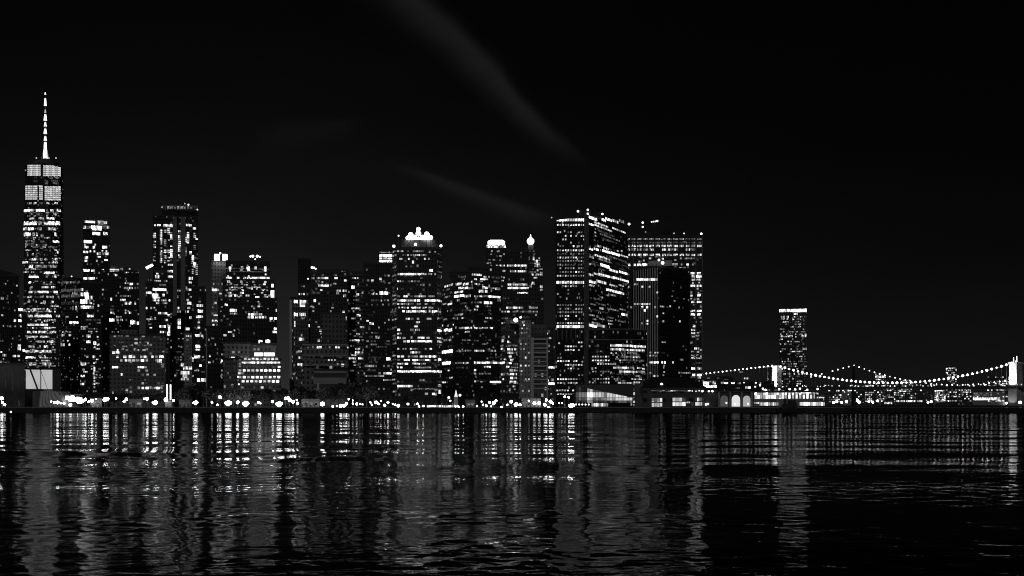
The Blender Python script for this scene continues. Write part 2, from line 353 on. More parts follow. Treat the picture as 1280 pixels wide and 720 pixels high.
b.cap(138, 146, 332, 338, 1505, 14, plain(.12)); b.cap(152, 166, 334, 338, 1510, 14)
b.rows(f, "338/4|137-140:7,140.5-143:7,143.5-146:6,146-149:6 336|150-153:6,162:5 340/3|156-159:6,172-174:4 337/3|152-154:5 344/3|144-147:6 348|157:4 355/3|162-166:7,172:4 354|156-161:5 360/3|155-160:5,161-166:6,168-170:4,172:4 362|126-130:5 368/3|126-129:6 370|150-158:3,121:5 375/3|150-152:7,153-157:6 379/4|156-159:7,161-164:7,169:5 374/4|138-140:6 383|138-142:3 387|138-142:3 388|157:4,168-171:3 391/3|138-142:6,157:5,161-164:7 400/4|137-143:8,145-148:4 396|145-149:5,151:4 400/3|145-148:6,150-154:6 403/5|163-169:8 404/4|171-176:7 411|145:4")
b.fill(f, 138, 172, 412, 440, 3.4, 3.6, .1, (3, 4)); fin(b)
# the big tower with vertical ribs of light
b = Bld('tower', 'tall dark tower with vertical columns of lit windows and a faintly lit rooftop rail', [(191, 1350), (247.5, None)], 269, BLK, 55, 'tower'); f = b.tiers[0][0]
b.cap(202, 247.5, 262, 268.4, 1352, 50, plain(.02), 'crown')
m = MB(); 
for i in range(22): p = at(202.5 + i * 2.1, 262, 1352); m.box((p.x, p.y + 1, p.z + 2.6), (.5, .5, 5))
p, q = at(202.5, 257.5, 1352), at(247, 257.5, 1352); m.box(((p.x + q.x) / 2, p.y + 1, p.z), (q.x - p.x, .6, .8)); m.build('rooftop_rail', plain(.3), b.root)
for x0, x1, l in ((209, 214, 4), (214, 220, 3), (221.5, 226, 4), (226.5, 231.5, 4), (234, 240, 3)):
    a, c = at(x0, 259.2, 1351), at(x1, 259.2, 1351); m = MB(); m.box(((a.x + c.x) / 2, a.y, a.z), (c.x - a.x, .6, 2.6)); m.build('crown_light', lit(l), b.root)
b.lamp(235.5, 256, 1354, 1.2, 1.4); b.lamp(231, 254.5, 1354, .8, .6); b.lamp(202.5, 259, 1352, .9, .5); b.lamp(246.7, 262, 1352, 1.1, .8)
b.rows(f, "272.5/3|217:5,231:5 281.5/2.6|192.5-195:5,196.5-201:7,204-217:7,233-240:7 283/2|204-216:5,236-239:4 285.5/3|241-245:6")
for x, segs in ((193.5, "291-296:6,301:5,305:4,308:5,316:3,320:4,325:5"), (201.5, "287-296:6,297-305:6,309:5,313-318:6,320:6,322-328:6"), (206.2, "287-291:5,299-304:6,306:5,312-315:8,319-322:6,325-328:5"), (211, "285-290:6,292:4,312-315:7,321:6,325:5"), (214.2, "290-292:4,293-299:7,307-309:7,311-317:7,318-321:8"), (224, "288-292:5,294-304:7,306-315:7,318-321:5,323:3"), (231.5, "296-303:7,309-320:5,331:4"), (235, "290-292:5,293-304:7"), (238, "314-317:7"), (241, "319-324:7,326-330:6,332:4,336-342:6"), (243.5, "291-298:5,306-311:4,328-334:7"), (246, "298-300:6,322-324:4,330-342:5")):
    for it in segs.split(','):
        r, bb = it.split(':'); r = r.split('-'); y0 = float(r[0]); y1 = float(r[-1]) if len(r) > 1 else y0 + 2
        yy = y0
        while yy < y1: b.win(f, x - 1.5, x + 1.5, yy + .9, 1.75, int(bb)); yy += 2.35
b.rows(f, "331/2.6|210-216:7 339/3|210-216:7,209-212:5 346/3|210-216:7,216-218:4 348/4|236-241:7 353|236-240:7 362/3|232-236:5,236-239:6 358|241-243:4 364|245:4 371|237-241:4 375/3|233-236:6,241-243:7 379/4|234-239:7,240-244:7 370|222:5 385/3|221-224:7,234-238:6 389.5/3|222:5,225.5:5,228.5:5,231.5:5,235:5 402/8|222-228:7 409/4|222-227:7 411/4|228-232:6,232-237:6 416|228-231:7,232-236:7 397/4|237-240:6,241-244:7 400|240-243:7 406/4|240-243:7 423/3|233-237:6 428|236-239:6 400|244:4")
for x0, x1 in ((216.8, 222), (226.5, 232.2)):
    p, q = f.hit(x0, 280), f.hit(x1, 280); m = MB(); m.box(((p.x + q.x) / 2, p.y - .9, (GZ + zat(272, p.y)) / 2), (q.x - p.x, 1.8, zat(272, p.y) - GZ)); m.build('pilaster', plain(.2), b.root)
f = b.tier([(218, 1300), (241, None)], 415, facade(.3, .1, 3.9, 3.2), 30)[0]
b.rows(f, "456/4|226-230:7 460/4|229-235:7,236-240:6 466/5|226-232:6,233-237:5 470/5|228-234:7 474/3|226-231:7,233-236:6 443|227-230:4 420|231-236:6"); b.fill(f, 220, 240, 420, 474, 2.6, 3.3, .22, (2, 3, 4)); fin(b)
b = Bld('building', 'stepped block of bright floors left of the dark tower with vertical columns of light', [(182, 1250), (213, None)], 352, BLK, 40); f = b.tiers[0][0]
f2 = b.tier([(193, 1255), (209, None)], 338, BLK, 25)[0]
b.rows(f, "352/3|193-201:7,205-209:5 356|199-202:5,203-207:4 350|185-190:3 362/3.4|191-208:8 366/3|182-190:7,208-210:5 369/4|190-198:8,203-206:6 372|191-200:8 375.5|191-199:7,201-208:6,211-214:7 379|195-199:6,203-209:5 385/3|180-184:7,189:4,192-194:5 391.5/3|198-209:6 394/3|209-214:7 398/4|194:6,178:5 399|183-186:6,187-191:5 400/3|206-210:6 405|185-189:4 408/3.4|199-207:7,209-214:6 410|187-190:7 413/8|210-214:7 415/3|200-205:7 417/5|209-214:7 426/3|200-205:7 421|179-182:6"); b.rows(f2, "342|195-198:5,203:4 346/4|194-199:7"); b.fill(f, 184, 211, 422, 470, 3, 3.6, .1, (3, 4)); fin(b)
# slanting lit crane boom on that roof
r = thing('crane_boom', 'bright slanting boom standing out of the stepped block of bright floors', 'crane', at(186, 345, 1240)); p, q = at(182.8, 335.2, 1240), at(191, 331, 1240)
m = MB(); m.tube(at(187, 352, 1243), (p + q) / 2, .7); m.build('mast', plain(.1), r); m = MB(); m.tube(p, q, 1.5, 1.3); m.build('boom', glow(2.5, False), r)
b = Bld('building', 'broad grey masonry block with several rows of small square lit windows above the park', [(137, 1000), (207, None)], 418, GREY, 50); f = b.tiers[0][0]; b.cap(150, 172, 412, 418, 1010, 20, GREY)
b.rows(f, "419/3|147-150:4,157-161:7,177-181:7,152:4 424|168-172:5 429/3|168-172:6,184-186:4 433|153-156:5,158:4 437.5|146-148:6,157-160:4,168-174:4,178-182:4 440.5/3|140-144:8,145-149:6 446/3.2|145.5-148:7,154-158:7,161-164.5:7,165.5-169:7,175-178:7,179.5-183:6,189-192:7,194-197:6,199.5-204:8 450.5/3|150-153:6,156-159:6,160-164:5,165-169:5,170-174:5,176-180:7,182-185:7,194-197:6,199-202:7 451/5|197-202:6 459/2.6|140-147:7,147.5-149:4,172-183:7 468/3|151-153:6,183-186:4 485/3|172-175:6,177-180:6,182-186:7,189-192:5,193-199:8,199.5-203:6 479|183:4 487/3|157-160:5 491/3|140-142:4")
b.fill(f, 139, 206, 424, 492, 3.2, 3.9, .1, (2, 2, 3, 4)); fin(b)
b = Bld('building', 'narrow black tower with bright lower floors on the right flank of the columned tower', [(240, 1150), (257.5, None)], 358, BLK, 35, 'tower'); f = b.tiers[0][0]
b.rows(f, "373|250:3 377|248-251:5 382/3.6|246-254:7 389/4|247-254:8 396/3.2|245-251:7,250-254:5 403|247-250:5 409.5|247-250:6,244:4 419.5/3.6|244-250:8,251-254:6 427|248:3 433/4|244-250:8 437|244-250:7 438|239:4 446/4|243-250:8 448|239-242:7 457/3|249-252:6 463|243-249:4 475/5|246.5-250:8,251.5-255.5:8,257:5 442|238:5 470|241:4"); b.fill(f, 242, 256, 400, 470, 3, 3.6, .08, (3, 4)); fin(b)
b = Bld('building', 'plain grey slab with a thin pale edge left of the long stepped building', [(257, 1060), (260, 1055), (278, 1075)], 408, facade(.10, .03, 3.8, 3.2), 30); f, g = b.tiers[0]
m = MB(); A, Cc = f.hit(257, 440), f.hit(260, 440); m.box(((A.x + Cc.x) / 2, A.y - 2, (GZ + zat(411, A.y)) / 2), (1.6, 1.6, zat(411, A.y) - GZ)); m.build('pale_corner_strip', plain(.42), b.root)
b.rows(g, "419/3|279:5 423|264-268:3 443|277.6:6 445/3|261-263:6 453|260.5-263:6 451/3|277:7 453|276:5 472|277:5 470|276:5"); b.fill(g, 261, 276, 415, 480, 4, 4.2, .05, (2, 3)); fin(b)
b = Bld('tower', 'slender pale tower with two square white lights on its top corners', [(264.5, 1250), (282.5, None)], 326, facade(.3, .08, 3.8, 3.0), 30, 'tower'); f = b.tiers[0][0]
for px in (270.3, 280.3): 
    p = at(px, 321.3, 1246); m = MB(); m.box((p.x, p.y + 3, p.z), (4.6 if px < 275 else 4.2, 5, 6.4)); m.build('corner_light', glow(3, False), b.root)
b.lamp(275.3, 316.5, 1250, 1.3, 2)
b.rows(f, "355/2.6|266-268:5,272-274:3,277-280:5 359|279:4 362.4/3|265-268:7,268.5-273.5:7,279:5 367|274-277:5 378.6/2.6|267.5-271:6,273-276:5 384|265.6:3 394|267-272:5 401/2.6|265-272:6,273-275:4 406|265.5-268:5,270-272:4 398|274:4"); b.fill(f, 266, 281, 332, 400, 2.6, 4, .08, (2, 2, 3)); fin(b)
b = Bld('tower', 'wide stepped tower with a lit rooftop and scattered windows above the gridded office block', [(282, 1110), (337.5, None)], 326, BLK, 55, 'tower'); f = b.tiers[0][0]
f2 = b.tier([(272.5, 1080), (346.5, None)], 372, BLK, 60)[0]
f3 = b.tier([(278, 1090), (343.5, None)], 349, BLK, 56)[0]
for px, py, r in ((313, 320.6, 1.2), (316, 320.2, 1.7), (321.5, 320.2, 1.7), (325, 321, 1.1), (319, 324, .9)): b.lamp(px, py, 1120, r, 3)
b.rows(f, "336/1.1|282-337:3 339.4/1.1|284-330:3 335/4|286-289:6,301-304:6,308-312:7,318-321:6,330-333:7 338/3|286.5-288.5:6,300-303:6,309-313:6,330.5-333:6 343|331-333:6 345|285:5,311:5 347.3/2.6|282-290:7,296-300:6,304-308:5,309-322:7,322-337:7")
b.rows(f3, "352/4|284-288:6,300-303:7,330-333:6,315-318:6 355/3|329-332:6 357/5|339-342:6 360|286-289:5,292-295:5,297-301:5,309-313:6 361|315:5,321:4,326:4 363/2|282-285:6,290:5,304:6,329:6,334:6 366|285-289:6,300-305:7,326-329:6 369.4/2.6|281-284:6,286-290:6,293-297:7,299-303:5,307-312:6,330-333:6,335-339:6 371.6|285-289:6,297-300:6,319-324:7 367/9|338.4-343:7 373/3|338.5-344:7", 2.2)
b.rows(f2, "377|323:4,345:4 381/3|281-285:7,267-270:5 383|315:5,322-325:7,327:4 386|335:3 388/4|345.6:5 388/4|287-292:8,292-296:6 389.5|276:3 392|287-297:6 393/3|310-313:6,314-318:7,319-323:6,324-328:6 396.6/3|309.5-313:7,314-317:6,319-323:7,324-326:6,327-330:6,332:5 398/3|337-341:7,342.5-346:7 401|338:5,342:5 402|289:3 411/3|342-346:7 415/3|341-346:7 419/3|279-283:7 415|285-290:6 413|293:4,299:4 416|299:4 420|292:4 424|277.5:5 428|277.5:4", 2.2)
b.fill(f3, 283, 336, 353, 372, 3.1, 3, .3, (3, 4, 5)); b.fill(f2, 276, 345, 376, 430, 3.6, 3.8, .04, (2, 3)); fin(b)
b = Bld('building', 'low office block with a bright regular grid of square windows and two lit roof signs', [(279, 955), (296, 945), (352, None)], 448, facade(.22, .05, 3.6, 2.6), 40); g, f = b.tiers[0]
g2 = b.tier([(279, 955), (313, None)], 428, facade(.26, .05, 3.8, 3.4), 30)[0]; f4 = b.tier([(312, 960), (346, None)], 430, facade(.16, .05, 4, 3), 25)[0]
for x0, x1 in ((318, 328.6), (330, 343)):
    p, q = at(x0, 443, 940), at(x1, 443, 940); m = MB(); m.box(((p.x + q.x) / 2, 940, p.z), (q.x - p.x, 1, 2.6)); m.build('lit_roof_sign', glow(3, False), b.root)
b.rows(f4, "426.6/4|332-338:7 426|323-326:5,327:5 428|324:5"); b.lamp(335, 426.6, 958, 2.3, 3); b.lamp(327, 426.5, 958, 1.1, 2)
for y, x0, x1, bb, p, st in ((448.6, 304, 349, 6, .97, 4.9), (453.2, 302, 350, 7, 1, 2.4), (458, 298, 301, 6, 1, 3), (463, 297, 351.5, 7, .98, 5.4), (466.5, 297, 305, 6, 1, 4), (471.5, 297, 351.5, 7, .98, 5.4), (476.6, 301, 351.5, 7, 1, 5.4), (480.5, 297, 300, 6, 1, 3), (484.3, 300, 345, (4, 5), .4, 5)):
    b.dots(f, y, x0, x1, st, bb, p, w=3.5 if st > 3 else 2.3, h=3 if st > 3 else 2.3)
b.rows(f, "458.6/2.6|347-350.6:6 459|340-344:4,308:3 467|333:4,338:4 476|297.5:4 471|297.3:6"); b.rows(g2, "448/4|289-293:7,287:5 457|287:4 458|291:4 452|293:4 440|297-300:3")
b.rows(g, "481|289-293:4 483/4|280-282:5"); fin(b)
# group around the narrow dark slab
b = Bld('tower', 'narrow unlit black slab rising behind the pale edged building', [(372.5, 1500), (388.5, None)], 323, facade(.02, .012, dim=.01), 30, 'tower'); fin(b)
b = Bld('building', 'pale building with a floodlit left corner and stepped lit upper floors', [(363, 1050), (367, 1045), (386, 1060)], 372, facade(.2, .03, 3.8, 3), 30); f0, f = b.tiers[0]
m = MB(); A = f0.hit(364, 440); m.box((A.x, A.y - 1.5, (GZ + zat(375, A.y)) / 2), (2.0, 1.6, zat(375, A.y) - GZ)); m.build('floodlit_corner_strip', plain(.5), b.root)  # pale strip, the street floodlight on this corner put into its colour
f2 = b.tier([(373, 1070), (388, None)], 356, BLK, 20)[0]
b.rows(f, "377/4|367-371.5:8,375-382:8 381/5|375-381:7 393/4.5|365-371.5:8,374-378:7,378.6-381.6:7 398|378:4 403/4|366-369:6 407/3|367-369:5 413|367:3 424/4|374-378:7,378-380:5 422|367:5 429/4|366-368:6 437|367:3 439.5/3|372-375:6,375.5-377:5,378-380:6 435|376:4 447/3|373-375:5,377-380:5 455.6/3|372-379:6 463|377-379.5:6 470/3|379-382:6,383-387:7 480/4|379-382:6,384-387:5 483|380:5 466|369:4 382|366-370:3"); b.rows(f2, "348.5|385:5 358|379-381:5 367.6/2.6|373-375:5,376-378:6,379-381:6 374|374:3 377|384:5 388.5/2.6|385:6 383|389:5 407/4|384-387:7"); b.fill(f, 367, 385, 385, 480, 3, 4, .08, (2, 3)); fin(b)
b = Bld('tower', 'dark flat topped tower with a small roof light right of the unlit black slab', [(387, 1250), (435.5, None)], 337, facade(.05, .012), 45, 'tower'); f = b.tiers[0][0]
for px, py, r in ((390, 334.3, 1.5), (392.5, 334.8, 1.4), (394.6, 336, 1)): b.lamp(px, py, 1250, r, 3)
b.rows(f, "344|390-395:2,402-405:3,417-421:3 347.6/2.6|389-393:5,396-401:5,401-406:4,406-410.5:7,418-422:6 350.6/2.4|430-433:6 353/2.8|402-404:6 354.6|396-399:4,407-410:4,416-421:4 357/2.8|398-411:7 362.6/2.4|400-403:6,388-391:3 363.4/3|421-426:6,428-433:6 366/3|388-400:2 366.6/2.8|420-424:6 369.6/4|429-432.6:6 376/4|392-395:6 383|388-391:6 380.5|415-417:3 384.7|414-417:5 389.5/3|428-431:6 398/5|428.6-433:6 405.6/3|429-432:6 401/3|409-411:6,413-417:6,423:3 408.5|397-400:5 413/4|399-402:5 417|401:4 420|405:3 425.5/4|397-400:6 422|420:5,431:5 425.6|417-422:5 413|424:4,417:3"); b.fill(f, 390, 434, 372, 430, 3.6, 3.8, .04, (2, 3)); fin(b)
b = Bld('building', 'grey classical block with arched cornices and dim rows of windows behind the park trees', [(378, 960), (436, None)], 430, facade(.17, .04, 4.2, 3.6), 40); f = b.tiers[0][0]
f2 = b.tier([(402, 985), (432, None)], 392, facade(.10, .03, 4, 3), 28)[0]; f3 = b.tier([(392, 925), (433, None)], 462, facade(.33, .08, 8.5, 400, 1.0, .42, dim=.02), 24)[0]
for y in (431, 444.5, 456.5):
    p, q = f.hit(378, y), f.hit(436, y); m = MB(); m.box(((p.x + q.x) / 2, p.y - .9, p.z), (q.x - p.x, 1.6, 1.2)); m.build('cornice', plain(.3), b.root)
b.rows(f, "434/3|396-398:6,398.5-402:6,385:3,391:3,407:3,412:3,419-421:6,422-424.6:6,434-436:5 446|386:3,392:3,402:3 450|411:5,414.6:5,418.6:5 451|390:3 455|422:5 456.3/3|426.6-430:7 466|413:3"); b.fill(f2, 403, 431, 398, 430, 3, 4, .12, (2, 3)); fin(b)
b = Bld('tower', 'grey tower of thin horizontal window bands left of the flat black tower', [(435, 1300), (456, None)], 340, facade(.1, .02, 4.2, 400, 1.0, .5), 40, 'tower'); f = b.tiers[0][0]
b.rows(f, "347.6|441:4,444:5,447:5 359/4.4|439.5-443.5:7 368/3|445.5-449:6 366/3|452-454:4 370|441-447:3,451-453:3 375|441-450:3 385.4|439-450:5 394/3|446-450.5:7 398|439-445:4 409/2.6|450-455:5 417.5|445-450:5 414|443:4 420|442-445:4 425.3/2.6|440-449.5:6,452-455:5 436|444-450:6 440.5/2.6|444-450:7,452-454:5 444|439-446:5 448/2.6|429-438:8,438-445:6,448-454:7 452|441-444:5,432:4 456|442-445:4,448:4 417|453-456:4"); b.fill(f, 437, 455, 375, 465, 3, 4.2, .2, (2, 3)); fin(b)
b = Bld('tower', 'distant tower top with three bright white bands behind the flat black tower', [(472.5, 1600), (492, None)], 313, BLK, 30, 'tower'); f = b.tiers[0][0]
b.rows(f, "315.6/1.5|474-491:4 319.4/3.2|474-491:8 323|474-491:6 326.3/3|474-491:8 330|474-490:2"); fin(b)
b = Bld('tower', 'flat black tower with few lit windows left of the crowned tower', [(454.5, 1180), (492, None)], 329, BLK, 45, 'tower'); f = b.tiers[0][0]
b.rows(f, "344.6/2.4|480-483:4,484.6-487:5,490-492:5 348.6/3.4|474-477:7 350.5/2.6|458-462:3,464-467:5 353.6|480-482:4,485-488:3 363|464-467:3 366.4/4.6|474-479:8,479.6-485:7 367.4|464-472:5 375.4|465-475:2,480-482:5,485:4 401|458-461:5 404.4/3.6|462-467:7 403.6/2.6|480-482:5 421.5/4|469-475:4,461-466:3 426.5|458-461:3,463-470:3,483-487:3 430.6|463-471:4,483-488:3,490-497:3 449|460-475:2 448.6/4|483-488:7 452.6|469-472:4,461-468:2 457.5/3|456-471:4,479-481:5,484-487:3 463|457-470:2 466.6/3|473-476:4,479-482:6,483-490:7 470|456-480:4 475|479-492:5"); b.fill(f, 457, 491, 372, 470, 3.4, 4.4, .12, (1, 2, 2, 3)); fin(b)
# the crowned tower
b = Bld('tower', 'tower crowned with a row of blazing white globes, horizontal bands of light below', [(490, 962), (496, 950), (546, 950), (552.5, 962)], 310, BLK, 45, 'tower'); fl, f, fr_ = b.tiers[0]
ccx = at(524, 305, 972); m = MB(); m.tube((ccx.x, 972, b.H - .5), (ccx.x, 972, zat(301, 972)), 16, 15, 20); m.build('drum', plain(.2), b.root)
for px, py, r in ((509.8, 297.3, 2.7), (513.4, 293.5, 3.2), (523, 292, 3.4), (523, 286.5, 2.7), (533.4, 293, 3.4), (538.4, 297, 2.8), (517.8, 296.6, 3), (528.4, 296.6, 3)): b.lamp(px, py, 958, r, 5, 'crown_globe')
p, q = at(510, 298, 957), at(538.5, 298, 957); m = MB(); m.box(((p.x + q.x) / 2, 957.5, p.z), (q.x - p.x, 1.5, 1.8)); m.build('crown_light_band', glow(4, False), b.root)
for px, py, r, v in ((492.3, 307.8, 1.9, 2.5), (519.3, 305.4, 1.8, 3), (551.2, 307.3, 1.8, 2.5), (498.2, 294.7, 1.2, 1.2)): b.lamp(px, py, 956, r, v)
b.rows(f, "314|496.5-505:4,509-511:3,516-530:4 315|537:5,544:5 318.8|504:3,507:3,510:4,514:4,517:4,519-525:6,527-533:5 323.6/2.6|499-503:7,511:5,521:5,530-532:6,535-537:6 327.6/4|515-517.5:6 333|508:4,513-515:4,517:3 338/3.4|536.5-541:7 342.6/2.8|497-499.5:4,500.5-530:7,530.5-533:5,535-540:5,544:4 347|525-528:3 351.6|496-499:5,500-505:4,509.5-513:4,514-516:4,517-520:4,521-525:4 356|520-523:3,526:3 361/3|495-497:6 361|501-505:3,513-515:3,530:2 370.4/2.4|493-500:5,504.5-509.5:6,513-516:4,518-521:5,522-532:5,535-543:4 375.6/2.8|495-499:5,499.5-520:7,521-525:6,530-546:7 380|492-511:5,513-517:4,521-526:6,530-535:4,540-544:4 384.5|492-495:6,499:5,502-508:6,509-511:6,514-526:7,528-534:5,535-542:5 389.2/2.8|503-506:7,508-523:7,523-533:6,537:5,540-546:7 398.4/2.6|507-512:6,513-517:5,521-524:4,533-540:6 402.6|520-525:6 408|518-522:6 412.3/3|491-493:6,493-500:7,512-517:4,519-525:5 417|496-502:5 422.2/2.6|491-501:7,503-507:5,522-526:5,526.5-530.5:6,533-537:4 426.6/2.8|504-508:7,509-512:7,514-540:7 436|496-499:5,503-505:4,506-508:5,512-522:5,531-533:5,537-540:6 440.5/2.8|513-521:7,521-526:4 445.6/2.6|491-493:6,494-499.5:7,501-505:7,510-522:4,525-548:7 450|496-500:5,505-512:7,515-527:6,528-531:5,532-538:7,543-546:7 454.6|496-504:5,506-510:7,515-525:6,526-532:5,540-545:3 459.3|494-498:6,500-503:6,518-527:4,527-540:4,547:4 464.2/2.6|491-551:8 477|496-499:5,503:3,525-540:2 482.6/3|495-516:7,523:4 486|497:4,515-530:3,531-545:4 492.4/3|531-535:5,540-544:6,545-547:7")
for y in (318, 327, 333, 340, 347, 352, 357, 362, 367, 385, 392, 397, 403, 418, 431, 436, 441, 446, 456, 461, 467, 472, 477, 482, 487): b.win(fr_, 546.6, 551.6, y, 2.2, random.choice((1, 2, 2, 3)))
b.rows(fr_, "376/2.6|546-552:7 389.5|546-551:6 413.3/3|546.4-552:7 422.7|546.4-551.5:6 427/3|546-551.5:6 449.5/3|547-551:7 464.3/3|546-552:7 490/5|547-551:6 482/4|548-551:5 398|547-550:4")
for y in range(314, 492, 5): b.win(fl, 490.7, 495.3, y + .4, 2.3, random.choice((1, 1, 2, 3, 4)))
fin(b)
# stepped dark block with fanning bright rows
b = Bld('building', 'broad black stepped block with rows of light fanning out below its top', [(552, 1040), (566, 1010), (592, 985), (627, 1005)], 352, BLK, 40); f0, f, g = b.tiers[0]
b.poly = [(p[0], p[1]) for p in b.poly]
b.tier([(562, 1030), (608, None)], 339, BLK, 30); b.tier([(585, 1045), (625, None)], 333, BLK, 30)
b.rows(f0, "357/2.8|556-566:6 362|558-562:4 371|555-563:4 380|553-558:4,560-565:7 398|553:3 399|554-559:4 407/2.6|553:5,560:5 412.6/4|555-560:7,561-565:7 417|558:4 425/3|555-560:4,561-564:6 439.5/4.5|552-566:8 454/4|552-563:8 463|560-562:6 472|562-568:6 478|551-557:6")
b.rows(f, "346|576-582:4 343.4/2.6|591:6 349|577-581:3 355/3.4|570-577:6,579-586:7 352|589-592:6 360/3|573-578:7,579-585:7,586-592:5 365|568-579:7 370/3.4|568-580:8,581-589:6 379|576-584:2 383|581-584:4 378|590:4 388|587-589:4 393|573-579:5 394|568-573:4,576:4 397.6|577-580:6 398|563-568:4 406|562-567:5 410/2.8|574-580:4,581-586:7,587-590:6 415|581-587:5 425|578-582:4,584-589:4 429|577:3,585:3 438.6|570-585:4 439/2.6|575-580:4 453.6|569-578:3,579-586:5 463|586:2 467|590:2")
b.rows(g, "343.4/2.8|592-602:7 346|604-608:6,610-612:4 347|615-624:3 349|592-596:6,600-606:7,607-610:6 352|598-603:5,617-623:4 355|592-600:5 360|604-608:6,609-625:4 359.5/3.4|603-609:7 364/3.6|598-605:7,606-609:6 361.5|619-625:6 370.4|592-597:4,598-604:6,604-612:5 371/2.8|611-625:8 378|592-595:4,596-598:4,599-602:5 378.5/3.4|605-611:8,612-615:6 383/2.6|594-598:6 387|592-597:5 380|609-612:4 383|607-614:4 388|610-614:4 392|591:4 397.5|606-614:5,588-590:5 402|605-610:3 398|614:4 410/2.6|592-597:7,598-604:6,605-610:4,612-616:6 425|610-614:4 429|609:3 438.4/2.6|592-598:6,599-605:6,610-620:4 448|590:4,609:4 453.4/2.8|592-607:6,607-626:6 458.6/2.6|605-613:7 462.6/2.6|592-595:6 467|592-595:5,598-604:4,606-613:3 477.5/2.8|612-626:8 477|592-595:6,600-603:4 484|602:4")
b.fill(f, 568, 592, 388, 490, 3.2, 4.2, .10, (2, 2, 3)); b.fill(g, 593, 626, 388, 490, 3.2, 4.2, .12, (2, 2, 3)); fin(b)
b = Bld('tower', 'slim tower with a glowing white two step crown and small scattered windows', [(608, 1400), (632.5, None)], 309, facade(.03, .012, 3.9, 2.8), 32, 'tower'); f = b.tiers[0][0]
p, q = at(609.8, 302.4, 1404), at(631, 302.4, 1404); m = MB(); cx_ = (p.x + q.x) / 2; hw = (q.x - p.x) / 2
R0 = lambda k: [(cx_ - hw * k, 1404), (cx_ + hw * k, 1404), (cx_ + hw * k, 1422), (cx_ - hw * k, 1422)]
m.prism(R0(1), p.z - 2.3, p.z + .7, False); m.prism(R0(1), p.z + .7, p.z + 2.6, True, [(cx_ - hw * .74, 1406), (cx_ + hw * .74, 1406), (cx_ + hw * .74, 1420), (cx_ - hw * .74, 1420)]); m.build('lit_crown', glow(4.5, False), b.root)
b.rows(f, "308/4|608.4-612.6:7,613-623:7,624-628:3,628.5-632.6:7 314.4|621-623:6 317.5|614:4,629-631:6 320|621:4,624-627:6 325|610-613:3,616-619:5,625:3 329|608-611:6,612-614:4 332|614:3,620-623:6,624-627:6,628-631:6 338.6/2.6|610-615:5,620-623.6:6,628-632:6 341|613:4,616-618:5 335|616:4 346|626-628:5,619-623:4 347|630:4 351|622:4,627-630:5 358|626-628:5 362|614:4"); fin(b)
b = Bld('building', 'wide dark tower with beaded rows of lights left of the ball topped tower', [(632.5, 1200), (661, None)], 314, BLK, 40, 'tower'); f = b.tiers[0][0]; f2 = b.tier([(626, 1150), (680, None)], 364, facade(.05, .012), 45)[0]
for y, x0, x1, bb in ((332, 633.6, 657.5, 7), (339, 637.4, 660, 6), (355.6, 634, 660, 6), (360, 634, 663, 7)): b.dots(f, y, x0, x1, 4.2, bb, 1, w=3.7, h=2.6); b.dots(f, y + .8, x0, x1, 4.2, 5, 1, w=4.1, h=1.2)
b.rows(f2, "366|646.6-660:7 384.6/2.6|632.6-654:6,661-666:4,666.5-672:6 389.5|627-634:4,634-637:6,641-646:6,650-672:4 398|621-624:5,627-640:3 404|626-632:5 391|657-675:2 373|628-636:2"); fin(b)
b = Bld('tower', 'tower topped by a bright glowing ball with a short finial', [(655, 1300), (679, None)], 322, facade(.05, .012), 34, 'tower'); f = b.tiers[0][0]; f2 = b.tier([(656.5, 1305), (671, None)], 313, facade(.05, .012), 24)[0]
b.cap(660, 667, 306, 313, 1312, 8); b.lamp(663.2, 301.4, 1308, 4.6, 5, 'beacon_ball'); p = at(663.2, 297, 1308); m = MB(); m.tube(p, at(663.2, 293, 1308), .9, .4); m.build('finial', glow(3, False), b.root)
b.rows(f2, "314|658-663:3,666-668:5 318.6/3|654-656:5,667:4"); b.rows(f, "323/5|667:6,661:4 323|674:4 327/5|657-659:6,670-672:6 330/4|671-675:6 338/3|671-673:5 340|663-667:4 343/2.6|664-667:6,670-674:6 342/5|675-678:6 347|667-672:5 354/4|664-668:6 358/3|662-665:4,674.6-678:7 363|675-678:6 366/4|664-669:7,670-672:4 367|676:5 371.6|667-672:4,674-678:4 333|672-675:5 326|668-670:6"); b.fill(f, 656, 678, 322, 345, 3, 3.6, .25, (3, 4)); fin(b)
b = Bld('building', 'block with a blank upper wall and dense little windows left of the pale slim tower', [(626, 960), (632, 948), (648.5, None)], 405, facade(.07, .02, 3.6, 2.6), 30); g, f = b.tiers[0]
b.cap(631, 648.5, 399.5, 404.4, 950, 24, facade(.1, .08, dim=0)); b.lamp(644.6, 400, 946, 2.8, 4); b.lamp(651.4, 396.8, 946, 2, 3)
b.rows(g, "426/4|627-630:6 422/5|627-631:3 432|626-629:5 436|625-629:7 449|626:5,631:5 453.6/3|625-631:7 468/3|626-628:6,629-631:4 474|628-630:5 478|626:5"); b.rows(f, "427.4/3|633.6-636:6 432|630-633:5,635-638:5,643-646:4 436.6/3|634-641:7,643-646.5:5 441/2.6|634-642:5,642-646:4 445.6|636-639:6 450/3|630-633:5,638-641:6 454|633-635:4,636-639:7 458.5/2.6|630-637:6 463/3|637-641:7,643:3 467.6/3|638-642:7,643-646:5 468|630-637:4 472.5/3|638-641:7,642-646:6 477|637-641:6,642-646:6 449|641:4 483|640-644:5 488|634-638:4"); b.fill(f, 633, 648, 428, 492, 3, 3.9, .3, (2, 3, 4, 5)); fin(b)
b = Bld('tower', 'pale slim tower speckled with small windows left of the balconied slab', [(648.5, 940), (664, None)], 399, facade(.3, .1, 3.6, 2.4), 24, 'tower'); f = b.tiers[0][0]; b.cap(651, 662, 395, 399, 945, 12, facade(.3, .1))
